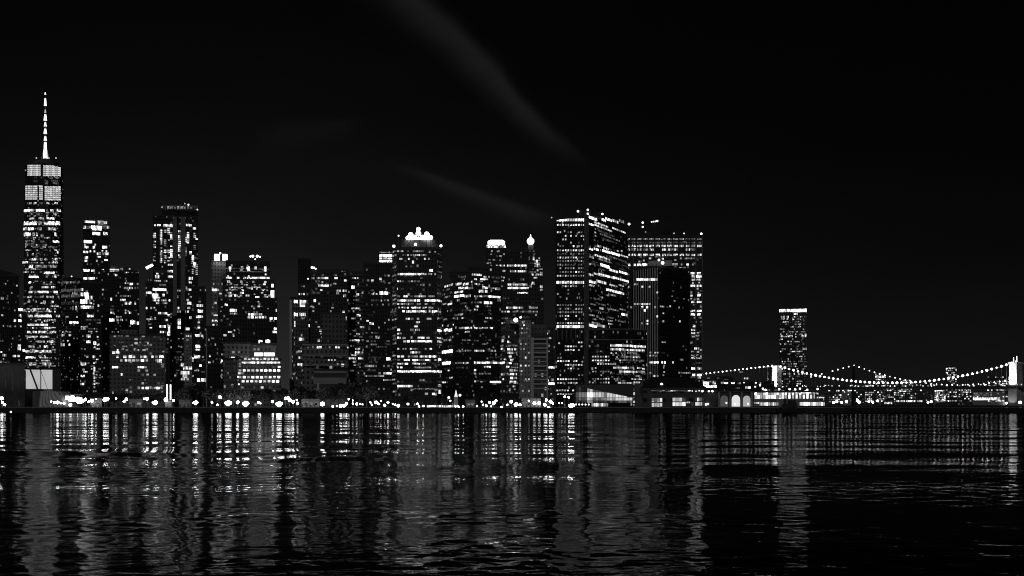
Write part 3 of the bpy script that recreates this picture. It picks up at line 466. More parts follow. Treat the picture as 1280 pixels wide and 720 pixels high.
b.rows(f, "402|655:6 406.6|655:6 410|652.6:5,658.6:3 416|652:5,656:4 430|651:5,657:5 436.4|651:5,655:4 441|661:5 447/2.8|657:7 457|651:5,657:6,661:5 464|652:6 468|651:4 474|657:4,661:5 482|652:4"); b.fill(f, 649, 663, 404, 490, 2.8, 4, .28, (2, 3, 3)); fin(b)
b = Bld('tower', 'pale slab with a ladder of balconies on its front, brightest wall in the row', [(664, 920), (685.5, None)], 421, facade(.12, .03, 5.2, 900, 1.0, .5), 24, 'tower'); f = b.tiers[0][0]
for x in (664.6, 666.3, 684):
    p = f.hit(x, 450); m = MB(); m.box((p.x, p.y - .6, (GZ + zat(422, p.y)) / 2), (1.1, 1.2, zat(422, p.y) - GZ)); m.build('pilaster', plain(.5), b.root)
for i in range(12):
    y = 424 + i * 5.6; p, q = f.hit(667, y), f.hit(683.3, y); m = MB(); m.box(((p.x + q.x) / 2, p.y - .8, p.z), (q.x - p.x, 1.6, 1.1)); m.build('balcony', plain(.5), b.root)
b.cap(664, 684, 405, 419.8, 930, 14, facade(.1, .05)); fin(b)
b = Bld('building', 'low dark block with two bright strip windows left of the large slab pair', [(680, 960), (694, None)], 410, facade(.04, .015), 30); f = b.tiers[0][0]
b.rows(f, "417|684:5 422.6/2.6|681-683:6,686-689:6 439|684-687:4 434/3|693:5 459.4/2.8|683.6-693.4:8 476/3|683-686:7 479.6/3|684-693:8 471|687:3 466|690:2 487|684:4,688:3 492|689:4"); b.fill(f, 681, 693, 426, 495, 3, 4, .12, (2, 3)); fin(b)
# --- the big two faced slab with beaded windows
b = Bld('tower', 'largest two sided slab with beaded window rows and a brilliantly lit top floor', [(694.5, 1022), (733, 1000), (785.5, 1098)], 269, facade(.03, .012, 3.6, 2.3), 60, 'tower'); f, g = b.tiers[0]
b.cap(722, 752, 263.5, 271, 1012, 40, plain(.02))
for px, py, r in ((722.5, 264, 1.5), (734.8, 262.4, 1.4), (734.8, 267.2, 1.3), (753, 267.5, 1.3), (689.5, 272, 1), (786.2, 280, 1.5)): b.lamp(px, py, 1010, r, 2.5 if r > 1 else .4)
def srow(y, x0, x1, bb, p=1, h=2.3, w=1.7): b.dots(f, y + (716 - (x0 + x1) / 2) * .1, x0, x1, 3.3, bb, p, w, h)
L, R_ = 695.6, 730.4
for y, p, bb in ((274.6, 1, (7, 8)), (280.8, 1, 6), (290, .65, (4, 5, 4)), (294.5, .5, (4, 5, 3)), (299, .2, 5), (303, .25, 4), (307.5, .75, (4, 5, 6)), (312.6, 1, (5, 6, 6)), (317, .9, (2, 3, 3)), (321.6, 1, (3, 4, 5)), (326, 1, (3, 4)), (330.5, .8, (3, 3, 4)), (335, .7, (3, 4, 5)), (339.6, .95, (4, 4, 6)), (344.4, 1, (5, 5, 6)), (352.7, 1, (7, 7, 7)), (357.4, .55, (4, 5, 6)), (362, .25, 4), (367, .3, (3, 4)), (371, .2, (3, 5)), (375, .2, (3,)), (381, .95, (4, 4, 5, 6)), (385.6, .85, (3, 4, 5)), (390, .9, (3, 4, 5)), (394.6, .45, (4, 5)), (398.6, .35, (3, 5)), (403.6, .8, (4, 5, 6)), (408, 1, (7, 7))):
    h = 3.4 if y in (274.6, 408, 352.7) else 2.1; srow(y, L, R_, bb, p, h + .2, 2.5 if h > 3 else 1.7)
for y in range(300, 405, 9): b.win(f, 692.6, 694, y, 2.2, 4)
b.rows(g, "273/3.4|736-746:8 274.6/3.4|750-757:7,757-765:7 276.6/3.4|765-773:6,774-780:4 280.6/2.6|736-742:7,742-760:6 285/2.2|742-765:6 288/2.2|765-782:6 286|744:4 290.6|744:5,747-765:2 292|748-768:3 294.6|744:5 297|750-775:3 301|752-772:2 308/2.4|744:4,746-751:5 310.6/2.4|754-761:6 311.6/2.8|736-741:7,742-748:7 314.6/3|753-763:8 317.6/3|764-774:8 320|774-785:6 313.6|772:5,777:5 321.5/2.6|737-742:5,743-762:6 324|762-783:3 326|748-764:4 330/2.6|736-738:6,739-744:3 332.6/4|750.6-761.5:8 338.6/3|762-772:7 341/3|774-784:7 337|748-756:3 343.6/2.6|736-742:6,742-756:5 345/2.6|748-768:7 349.4/2.6|766-786:7 352.6/3.6|736-745:7,745-758:6 357/2.6|736-743:5,748:4 357|762-772:5,773-780:5 364.6/3.4|758-780:7 371.6/2.4|749-754:4 369|757-761:4,763-768:4 380.6|738-745:3,748-756:3,760:4 385.6/2.8|749-754.6:6,737:5 387|759-773:4,774-782:4 389|738-760:2 393.4/3|777-784:7 394|736-743:5 399|741-745:4,749-756:4 404/2.4|740-750:5 407.3/3.6|736-746:8,746-756:6 397|759-767:3 401|759-766:4 405|760-766:5 402|772-782:3 418|753:3", 2)
b.lamp(745, 420.6, 998, 1.6, 3, 'lit_window_spot'); b.lamp(766, 420.6, 1040, 1.2, 2.5, 'lit_window_spot')
for y in range(292, 400, 6):
    if random.random() < .55: b.win(g, 784, 785.4, y + 2, 1.8, 3)
b.fill(g, 737, 784, 300, 405, 2.6, 4.6, .10, (2, 3)); 
# mechanical floor fins and corner pier
for i in range(7): p = f.hit(697 + i * 5.6, 418); m = MB(); m.box((p.x, p.y - .5, (zat(424, 1010) + zat(412, 1010)) / 2), (.9, 1.2, zat(412, 1010) - zat(424, 1010))); m.build('fin', plain(.14), b.root)
p = f.hit(733, 400); m = MB(); m.box((p.x, p.y - .2, (GZ + b.H) / 2), (3.0, 3.0, b.H - GZ), .6); m.build('corner_pier', plain(.13), b.root)
for y, x0, x1, bb in ((428, 722, 729, 5), (433, 705.5, 730, 6), (437.6, 705.5, 719, 6), (437.6, 722, 726, 5), (447, 696, 702, 4), (451.4, 696, 721, 6), (456, 705.5, 730, 6), (460.6, 709, 719, 5), (474, 696, 721, 6), (478.6, 696, 721, 5), (488, 695, 718.6, 6), (492.6, 696, 718.6, 5)): b.dots(f, y, x0, x1, 3.3, bb, .97, 1.9, 2.1)
b.rows(f, "429|699:4 418|694:5 434|694:6 452|728:4 461|723:4 469|728:3,724:3", 2.2)
fin(b)
b = Bld('building', 'square shouldered annex with long bright floors joined to the largest two sided slab', [(736, 985), (762, 975), (808.5, 1000)], 411.6, facade(.03, .012, 3.7, 2.5), 40); f, g = b.tiers[0]
for i in (0, 1):
    for y in (411.8, 425.2):
        ff = (f, g)[i]; x0, x1 = ((736.3, 762), (762, 808))[i]; p, q = ff.hit(x0, y), ff.hit(x1, y); m = MB()
        m.quad([p - ff.n * -.3, q + ff.n * .3, q + ff.n * .3 + Vector((0, 0, .7)), p + ff.n * .3 + Vector((0, 0, .7))]); m.quad([p + ff.n * .3 + Vector((0, 0, .7)), q + ff.n * .3 + Vector((0, 0, .7)), q + Vector((0, 0, .7)), p + Vector((0, 0, .7))]); m.build('string_course', plain(.3), b.root)
for y, x0, x1, bb, p in ((445.8, 739.5, 763, 6, 1), (450.4, 739.5, 766, 6, 1), (455, 746, 766, 5, 1), (464.4, 739.5, 766, (4, 5, 6), .9), (469, 750, 752, 4, 1), (473.6, 739.5, 753, 4, .9), (473.4, 753, 763, 6, 1), (478.2, 739.5, 753, 4, .8), (478.2, 753, 763, 6, 1), (460, 743, 745, 4, 1)): b.dots(f if x1 <= 762.1 else f, y, x0, min(x1, 762), 3.3, bb, p, 1.9, 2.1)
b.rows(f, "432.6|743-749:2 437|743-749:2")
b.rows(g, "432/3|763-769:7,769.5-790:7 433.2/3|790-807:7 436.6/3|763-768:6,769-780:7 437.8/2.6|780-806:6 441.4|763-765:5,770:4,776-782:3,784-796:4 446.3/2.4|770-772:4,774-790:3,782-800:5 450.4|774-776:6,777-805:3 459.6/2.6|766-769:6,770-786:7,788-792:4 460|797:5,799-802:4 464.6/2.6|774-797:6,797-806:5 468|770-790:2 455|763-770:4 473.6|768:5,771-776:4,789-791:7,795-800:4 478.6/2.4|772-790:5 456.6|803-805:6 452|799-802:4 461|803-806:6 474.6/2.6|792-802:6,803-806:4 470|793-800:4")
b.fill(g, 764, 806, 430, 478, 2.6, 4.6, .22, (2, 3)); b.fill(f, 739, 761, 430, 480, 3.3, 4.6, .1, (2, 3)); fin(b)
# --- wide slab behind
b = Bld('tower', 'wide flat topped slab behind with three continuous bright rows under its roof', [(780, 1300), (878.5, None)], 294, facade(.035, .012, 3.9, 3.4), 60, 'tower'); f = b.tiers[0][0]
b.cap(824, 856, 285, 293.6, 1310, 30, plain(.02)); b.cap(808, 824, 290.6, 293.6, 1310, 20)
for px, py, r, v in ((786.5, 280.2, 1.5, 2), (803.4, 278.3, 1.4, 2), (803.4, 283.6, 1.2, 2), (814.6, 277.3, 1, 1.6), (817, 277, 1, 1.6), (819.2, 276.8, 1, 1.6), (821.6, 276.3, 1.3, 2), (842.5, 291.7, 1, .5), (855, 291.8, 1, 1), (876.6, 292.3, 1.5, 2.5), (807, 290, .9, .3)): b.lamp(px, py, 1302, r, v)
m = MB(); p = at(803.4, 290, 1302); m.tube(p, at(803.4, 276, 1302), .5); p = at(818, 292, 1302); m.tube(p, at(818, 276, 1302), .5); m.build('antenna_mast', plain(.06), b.root)
for i in range(13):
    x = 781 + i * 7.5
    for y, bb, pr in ((298.8, 4, 1), (303.2, 3, .9), (307.4, 6, 1), (312, 5, .35), (318.6, 6, 1)):
        if y == 312 and x < 815: pr = .95
        if random.random() < pr: b.win(f, x + .5 + (random.random() if bb > 4 else 0), x + 6.5, y, 2.2 if y < 306 else 3, random.choice((bb, bb, bb - 1, bb)))
b.rows(f, "323|811-814:5,828:4,851:4,856-868:4,870-877:3 327.6/3.4|823-825:8 329|827-830:8,812-822:3,836-840:6 331/3.2|784-788:7,792-795:7,797-802:8,803-809:8 330.6/2.6|840-847:6,852:5,858-861:6,865-867:5 327|798-802:5 335|784-786:6,849-852:5,853-857:6 338.6|841-843:6,850:5,854:5 338/2.6|795:6,801-805:4,806-809:6 341.6/3|863-869:7,871-876:7 345.3/3.4|864-869:6,870-877:8 349.6/2.6|864-869:6,870-876:5 353.4|866:6,873-875:5 357.2/2.8|863-876.6:7 365.6/3|863-865:6,873:4 369/3.4|863-865.6:6,872-876:7 373.5|864:5,871-874:4 377.4/2.8|864-869.5:6,871-877:7 388.6/2.6|864-869:6,871-877:7 393/3|864-868:8,872-876:7 397|867-870:4,873-877:4 399|858-863:3 408/2.8|866-869:6 412.4/2.8|864-869:6 416.4/2.6|864-869:6,871-874:5 420.6|864-873:4 428|865:3 435.8/3|868-871:7,873:4 439.6|864-868:4,871-874:5 444|864-873:4 447.5/2.6|864-877:5 460.6/3.2|864-870:8,872-878:6 468.6/3|865-869:7,871-878:7 472/3|872-876:6 466|848-863:5 476|874:5 455|866-870:3")
b.rows(f, "343|784.6-786.6:5 348|784:4 353|785:4 358.6/2.6|784-786.6:6"); b.fill(f, 863, 878, 342, 475, 3, 4.3, .14, (2, 3, 4), run=.5)
for x in (791.6, 869.7, 877.6):
    p = f.hit(x, 400); m = MB(); m.box((p.x, p.y - .7, (GZ + zat(300, p.y)) / 2), (.9, .9, zat(300, p.y) - GZ)); m.build('pilaster', plain(.2), b.root)
fin(b)
b = Bld('tower', 'ribbed tower with pale vertical fins on one side and a black blank other side', [(790, 1160), (824, 1140), (862, 1165)], 333, RIB, 40, 'tower', wallname='wall'); f, g = b.tiers[0]
wall = [o for o in b.root.children if o.name.startswith('wall')][0]; wall.data.materials.append(facade(.018, .01, 3.9, 2.6, dim=.03)); wall.data.polygons[1].material_index = 1
p = at(824, 328.6, 1150); b.cap(810, 824, 326, 332.6, 1150, 26, facade(.3, .2, 9, 3.5, dim=0)); b.cap(824, 840, 325.6, 332.6, 1150, 26, facade(.3, .2, 9, 3.5, dim=0)); 
for px, py, r, v in ((823.7, 325, 1.5, 3), (828.3, 328.6, 2, 4), (829, 323.6, 1, 1)): b.lamp(px, py, 1138, r, v)
b.dots(f, 349.4, 795.6, 823.4, 2.95, 7, 1, 2.4, 3); b.rows(f, "355.4|793.6:5,796.6:5 358.4/2.6|803:6,812:7 365.6|821.6:5 380/2.4|793.6:7,797:4,800:4,803:5,806:5,809:6,812:7 384/3|803:7,809:7,819:6 387.8/3|806:7 395.6/3|821.6:7 401/2.6|809.4:6 405/2.6|809.4:6 403|815-824:2 440.6|813:4,819:5,822:4 444.6|813:5,817:4,820:4,808:4 453/2.8|812-823.4:7 457|819:4 466|813:4 470/2.6|818:6,822:4 458|803:6 462|803:6,808:5 457|808:5")
b.rows(g, "341|825:2 363.6|841:4 376|843:4 370|840:3 372.6|846:3 373.6|854.6:4 383/2.4|825-830:4,837.5:6 391.4/2.6|829:5 396|842:3 401.6/2.8|849.6:5,829:4 402|826-831:3 427.6|827-832:4 433|854:4 437|857:4 453/3|827.6:7,831:7,841:5 457|830:4 465|830:5 469|829:4 449.6/2.4|850-854:4 466|848-861:4 441|826-831:2 384|834:3")
fin(b)
b = Bld('building', 'dark brick warehouse roofline filling the gap right of the wide slab', [(876, 1250), (905, None)], 474, BLK, 40); f = b.tiers[0][0]
b.rows(f, "475.6/3|878-880:5 473|884-887:6,896-899:5 478.8/3.6|879-886:8,890-895:5 483/3.4|878-896:8 477|886-895:4 478.4/2.6|901-911:6"); b.cap(893, 911, 470.5, 474.5, 1270, 20, BLK); fin(b)
b = Bld('building', 'long low dark block with a beaded line of lights left of the columned pier hall', [(899, 1300), (968, None)], 476.5, BLK, 40); f = b.tiers[0][0]; b.cap(906, 916, 471, 476.5, 1310, 20, BLK)
b.rows(f, "478.6/2.8|900-903:5,904-910:7,914-918:7 479|923:3 485|919-925:3 478|930:7 484.4/3|932-938:7 483.4|943-945:6 478.6/3|943.6-946:7 481.4/2.8|949-951:7 473/2.4|930-936:6 465|924-929:3 488|953-960:4,900-906:3"); fin(b)

# ================================================================== the water front
# glass ferry terminal with a wedge roof
r = thing('ferry_terminal', 'glass fronted ferry terminal glowing under a dark wedge shaped roof', 'terminal', at(755, 505, 800)); dT = 800
m = MB(); a, c = at(719, 500, dT), at(791, 500, dT); zb = GZ
P = [at(719, 481, dT), at(791, 480.6, dT), at(791, 497, dT), at(719, 482.2, dT)]
for k in (0, 1):
    off = Vector((0, -1.5 if k == 0 else 40, 0)); q = [p + off for p in (P[3], P[2], P[1], P[0])]; m.quad(q if k == 0 else q[::-1])
Q = [p + Vector((0, -1.5, 0)) for p in P]; Q2 = [p + Vector((0, 40, 0)) for p in P]
for i in range(4): j = (i + 1) % 4; m.quad([Q[i], Q[j], Q2[j], Q2[i]])
m.build('roof', plain(.05), r)
m = MB(); m.box(((a.x + c.x) / 2, dT + 21, (GZ + P[3].z) / 2 - .5), (c.x - a.x - 1, 38, P[2].z - GZ - 1)); m.build('wall', plain(.15), r)
gx = [719.6 + i * 3.55 for i in range(21)]
for i in range(20):
    x0, x1 = gx[i] + .2, gx[i + 1] - .25; yt = 482.6 + (x0 - 719) * .2; rowsy = [(yt, 490), (490.4, 496.6), (497, 500.5), (501, 503.6)]
    for k, (y0, y1) in enumerate(rowsy):
        if k and y0 < yt: y0 = yt + .4
        if y1 - y0 < .8: continue
        lv = (2, 4, 3, 2)[k] if i < 6 else (3, 5, 4, 2)[k] if i < 11 else (5, 6, 5, 2)[k]
        if i in (4, 5): lv = (5, 7, 6, 4)[k]
        if i >= 15: lv = (5, 6, 6, 3)[k]
        if random.random() < .3: lv = max(1, lv - 1)
        A, B = at(x0, y1, dT), at(x1, y0, dT); m = MB(); m.box(((A.x + B.x) / 2, dT + .2, (A.z + B.z) / 2), (B.x - A.x, .4, B.z - A.z)); m.build('glass_pane', glow(LV[lv] * random.uniform(.55, 1.0), False), r)
for x in range(720, 740, 4):
    m = MB(); m.ball(at(x, 505.6, dT - 6), .5); m.build('canopy_light', glow(4, False), r)
A, B = at(740, 508, dT - 5), at(760, 504, dT - 5); m = MB(); m.box(((A.x + B.x) / 2, dT - 4, (A.z + B.z) / 2), (B.x - A.x, 3, B.z - A.z)); m.build('lit_canopy', lit(6, 1.2), r)
b = Bld('building', 'plain concrete tower block between the glass terminal and the arched pier building', [(791, 800), (804, None)], 476, facade(.13, .09, 60, 30, dim=0), 30, 'building'); f = b.tiers[0][0]
b.rows(f, "480|791.6-793:4 487/3|791.4-793:4 492/4|791.4-793.6:7 497|791.4-793:5 502/3|791.4-793.4:6 506|791.5-793:4 478/2.4|792-800:5"); fin(b)
# old ferry house with three lit slips and arches
r = thing('ferry_house', 'old pier building with a dark hipped roof and three glowing ferry slips', 'building', at(845, 505, 790)); d = 790
b = Bld.__new__(Bld); b.root = r; b.W = []; b.base = GZ; b.tiers = []
t = b.tier([(804, 790), (880, None)], 486, facade(.06, .02, 6, 6, dim=0), 45, GZ)[0]
m = MB(); A, B = at(802, 486, d), at(872, 486, d); z0, z1 = A.z, zat(471, d); A2 = A.y + 42
lo = [(A.x, d - 1), (B.x + 6, d - 1), (B.x + 6, A2), (A.x, A2)]; hi = [(A.x + 8, d + 12), (B.x - 4, d + 12), (B.x - 4, A2 - 12), (A.x + 8, A2 - 12)]
m.prism(lo, z0 + .8, z1, True, hi); m.build('roof', plain(.03), r)
b.rows(t, "480|826-828:6") if False else None
m = MB(); m.ball(at(827, 480.4, d + 3), 1.0); m.build('roof_light', glow(2, False), r)
b.dots(t, 488.4, 814, 860, 3.4, (3, 4, 4, 5), .9, 2.9, 1.8); b.rows(t, "488.6/2.6|860-863:7,864.6-866:6,869-871:6,873-875:5,878-880:6")
def slip(x0, x1, y0, y1, lv):
    n = 4
    for i in range(n):
        for k in range(2):
            xa = x0 + (x1 - x0) * i / n; ya = y0 + (y1 - y0) * k / 2; b.win(t, xa + .15, xa + (x1 - x0) / n - .25, ya + (y1 - y0) / 4, (y1 - y0) / 2 - .5, lv - (k == 0) - (random.random() < .3))
slip(814.5, 828, 497, 509, 6); slip(840.5, 857, 496.6, 508, 6); slip(869, 878, 496.6, 507.5, 6); b.rows(t, "503|858-860:6,861.6:5 505/6|864-867:3")
b.finish()
r = thing('arcade', 'dark pier arcade with three tall round headed arches lit from inside', 'building', at(917, 505, 780)); d = 780
m = MB(); A, B = at(880, 490, d), at(942, 490, d); m.box(((A.x + B.x) / 2, d + 14, (GZ + A.z) / 2), (B.x - A.x, 26, A.z - GZ)); m.build('wall', facade(.07, .05, 6, 4, dim=0), r)
m = MB(); m.box(((A.x + B.x) / 2, d + 14, A.z + .4), (B.x - A.x + 1.4, 28, .8)); m.build('cornice', plain(.09), r)
for px in (899, 913, 927.6, 940): p = at(px, 490, d); m = MB(); m.box((p.x, d + .6, (GZ + p.z) / 2), (1.2, .9, p.z - GZ)); m.build('pilaster', plain(.3), r)
for x0, x1, lv in ((900.8, 910.4, .07), (915, 925.4, .75), (929.2, 938.2, .38)):
    xc = (x0 + x1) / 2; rr = (x1 - x0) / 2; pts = [at(x0, 508.2, d), at(x1, 508.2, d)] + [at(xc + rr * math.cos(k * math.pi / 8), 499 - rr * math.sin(k * math.pi / 8), d) for k in range(9)]
    q = [p + Vector((0, .7, 0)) for p in pts]; m = MB(); m.quad(q)
    for i in range(len(q)): j = (i + 1) % len(q); m.quad([q[j], q[i], q[i] + Vector((0, .5, 0)), q[j] + Vector((0, .5, 0))])
    m.build('lit_arch', glow(lv, False), r)
for px, py, l in ((882.5, 505.6, 3), (885, 505, 3), (908, 503.6, 1.4), (878, 489, 3), (890.5, 489, 4), (886, 489, 2), (919, 505, 2), (935, 504.6, 2)):
    m = MB(); m.ball(at(px, py, d - .4), .65); m.build('wall_lamp', glow(l, False), r)
# lit pier hall with columns below the bridge
b = Bld('pier_hall', 'brightly lit white columned pier hall beneath the nearer bridge tower', [(942, 1150), (1019, None)], 489.4, plain(.3), 50, 'pier hall'); f = b.tiers[0][0]
b.dots(f, 494.6, 943, 980, 3.4, (7, 6, 7), 1, 2.9, 8.5); b.dots(f, 494.6, 980, 1018.6, 4.5, (6, 6, 7), 1, 2.5, 8); b.dots(f, 491, 981, 1018, 2.2, 6, 1, 2.1, 1.6)
b.rows(f, "503.6|942-952:5") 
for x in (953.6, 957, 974, 987, 994, 1000, 1009, 1022): b.lamp(x, 486.6 + random.uniform(-1, 1), 1148, 1.3, 3)
fin(b)
for nm, lab, x0, x1, y0, y1, d, lv in (('ferry', 'long white lit ferry moored under the columned pier hall', 952, 974.5, 503, 507, 745, 6), ('ferry', 'bright flat lit ferry moored right of the dark tugboat', 1002, 1032.5, 502.6, 507, 745, 7), ('ferry', 'small lit ferry moored below the farther bridge tower', 1107, 1116, 502.5, 505, 1500, 6)):
    A, B = at(x0, y1, d), at(x1, y0, d); r = thing(nm, lab, 'ferry', ((A.x + B.x) / 2, d + 4, 0)); L = B.x - A.x; cx = (A.x + B.x) / 2
    m = MB(); hull = [(cx - L * .5, d + 1), (cx + L * .44, d), (cx + L * .54, d + 4), (cx + L * .44, d + 8), (cx - L * .5, d + 7)]; m.prism([(cx + (x - cx) * .95, y) for x, y in hull], -.6, A.z, True, hull); m.build('hull', plain(.05), r)
    m = MB(); m.box((cx, d + 4, (A.z + B.z) / 2), (L * .94, 6, B.z - A.z)); m.build('lit_deckhouse', lit(lv, 1.3), r)
    m = MB(); m.box((cx, d + 4, B.z + .15), (L, 8, .3)); m.build('roof', plain(.1), r)
    m = MB(); m.box((cx + L * .2, d + 4, B.z + 1.1), (3, 3, 1.7)); m.build('wheelhouse', plain(.2), r)
# pier sheds with strip lights at the far shore
for i, (lab, x0, x1) in enumerate((('far pier shed with two short strip lights, beside the small lit ferry', 1119, 1131), ('far pier shed with one long unbroken strip light', 1132, 1145), ('far pier shed with a short strip light, last before a dark gap', 1146, 1155))):
    b = Bld('pier_shed', lab, [(x0, 1750), (x1 + .6, None)], 499, plain(.06), 25, 'shed'); f = b.tiers[0][0]
    b.rows(f, ("501.4/2.4|1120-1124:7,1126-1130.6:7", "501.4/2.4|1132.6-1144:7", "501.4/2.4|1146.6-1153:6")[i]); fin(b)
b = Bld('tower', 'solitary tower far beyond the bridge with a solid white band along its top', [(974, 2900), (1008.5, None)], 385.5, BLK, 45, 'tower'); f = b.tiers[0][0]
b.rows(f, "388/4.6|974.2-991:7,990-1008.4:8 392.5/2|992-997:6 397/5|976-978:4,979-981:5,984-986:6 399|992:5,998:4")
b.fill(f, 975, 1008, 396, 492, 1.9, 3.1, .36, (3, 4, 5, 5, 6), w=1.5, h=1.7, run=.25, rowvar=.55); b.rows(f, "420/3|976-979:6,984-991:5,1002-1008:6"); fin(b)

# --- nearer suspension bridge: masonry towers, deck, cables carrying a necklace of lamps
def bridge():
    TL, TR = at(970, 505, 2580), at(1269.5, 505, 2420); ax = (TR - TL); ax.z = 0; span = ax.length; ax.normalize(); nx = Vector((-ax.y, ax.x, 0))
    r = thing('suspension_bridge', 'nearer suspension bridge with floodlit masonry towers and necklace lights on its cables', 'bridge', ((TL.x + TR.x) / 2, (TL.y + TR.y) / 2, 0))
    zD = zat(484.5, 2500)
    def tower(px, d, w0, w1, ytop):
        t0 = at(px - w0, 505, d + 6); t1 = at(px + 1.2, 505, d - 8); t2 = at(px + w1, 505, d + 4); zt = zat(ytop, d)
        a, bb, c = [Vector((p.x, p.y)) for p in (t0, t1, t2)]; e = a + c - bb; poly = [tuple(p) for p in (a, bb, c, e)]
        cx, cy = sum(p[0] for p in poly) / 4, sum(p[1] for p in poly) / 4; S_ = lambda k: [(cx + (p[0] - cx) * k, cy + (p[1] - cy) * k) for p in poly]
        m = MB(); m.prism(S_(1.16), -1, zD - 3, True, S_(1.06)); m.prism(S_(1.0), zD - 3, zt - 4, True, S_(.94)); m.prism(S_(1.12), zt - 4, zt, True)
        o = m.build('tower', plain(.42, .9, 'masonry', .12), r)
        u = (bb - a).normalized(); n = Vector((u.y, -u.x)); 
        m = MB()
        u2 = (c - bb); L2 = u2.length; u2.normalize(); n2 = Vector((u2.y, -u2.x))
        for k in (.3, .7):
            base = bb.lerp(c, k); w = L2 * .13; pts = []
            for x, z in ((-w, zD), (w, zD), (w, zt - 16), (0, zt - 10), (-w, zt - 16)): q = base + u2 * x + n2 * 1.0; pts.append((q.x, q.y, z))
            m.quad(pts)
            for i in range(5): j = (i + 1) % 5; A, B = Vector(pts[i]), Vector(pts[j]); k2 = Vector((n2.x, n2.y, 0)) * 2.4; m.quad([A, A - k2, B - k2, B])
        m.build('arch_shade', plain(.01), o)  # near-black panels standing proud of the face, painting shade inside the arches
        # floodlights washing the left hand face
        mid = (a + bb) / 2; nn = Vector((n.x, n.y, 0))
        for k, z in ((0, zD + 3), (1, 4.0)):
            lo = Vector((mid.x, mid.y, z)) + nn * (20 if k == 0 else 16) 
            L = bpy.data.lights.new('floodlight', 'SPOT'); L.energy = (2.6e5 if k == 0 else .08e5) * (2.2 if d > 2500 else 1); L.spot_size = math.radians(95); L.spot_blend = .6; L.shadow_soft_size = .6; L.color = (1, 1, 1)
            lo_ = bpy.data.objects.new('floodlight', L); COL.objects.link(lo_); lo_.parent = r; lo_.location = lo - r.location
            tgt = Vector((mid.x, mid.y, z + 22)); lo_.rotation_euler = (tgt - lo).to_track_quat('-Z', 'Y').to_euler()
        return Vector((px and cx, cy, zt))
    tl = tower(970, 2580, 4.6, 7, 457); tr = tower(1269.5, 2420, 8.6, 9, 452.5)
    m = MB()
    for px, h in ((1267, 446.5), (1271, 445)): p = at(px, 452.5, 2415); m.tube(p, at(px, h, 2415), 1.0, .8)
    m.build('tower_beacon', glow(1.8, False), r)
    A, B = tl - ax * 330, tr + ax * 200; A.z = B.z = zD
    m = MB(); w = nx * 13
    for (z0, z1) in ((zD - 2.5, zD + 1.5),):
        q = [A - w, B - w, B + w, A + w]; m.prism([(p.x, p.y) for p in q], z0, z1)
    m.build('deck', plain(.05), r)
    m = MB()
    lamps = []
    def cable(P, Q, zlow, tl_=.5, n=30, parab=True):
        pts = []
        for i in range(n + 1):
            t = i / n; p = P.lerp(Q, t)
            if parab: s = (t - .5) * 2; p.z = zlow + (P.z * (1 - t) + Q.z * t - zlow) * s * s
            pts.append(p)
        for sgn in (-1, 1):
            for i in range(n): m.tube(pts[i] + w * sgn * .95, pts[i + 1] + w * sgn * .95, .32, None, 4)
        return pts
    P1 = cable(tl, tr, zat(479, 2500), n=52); 
    end = tl - ax * 320; end.z = zat(478, 2650); P0 = cable(tl, end, 0, n=36, parab=False); endR = tr + ax * 200; endR.z = zD + 12; P2 = cable(tr, endR, 0, n=12, parab=False)
    m.build('main_cable', plain(.2), r)
    m = MB()
    for P in (P1, P0): 
        for p in P[1:-1]:
            if p.z > zD + 3: m.tube(p + w * -.95, Vector((p.x, p.y, zD)) + w * -.95, .12, None, 4)
    m.build('suspender', plain(.15), r)
    for P, v, sz in ((P1, 9, 2.15), (P0, 6, 1.55), (P2[::2], 4, 1.4)):
        for p in P[1:]:
            mm = MB(); mm.ball(p + w * -.95 + Vector((0, 0, .6)), sz * random.uniform(.85, 1.15), 6, 4); mm.build('necklace_lamp', glow(v * random.choice((.4, .8, 1, 1.8)), False), r)
    for i in range(84):
        t = random.random(); p = A.lerp(B, .3 + t * .62); mm = MB(); mm.ball(p + w * -.97 + Vector((0, 0, random.choice((-6, 3, 4, 5)))), random.uniform(.7, 1.6), 6, 4); mm.build('deck_lamp', glow(random.choice((.6, 1.5, 3)), False), r)
bridge()
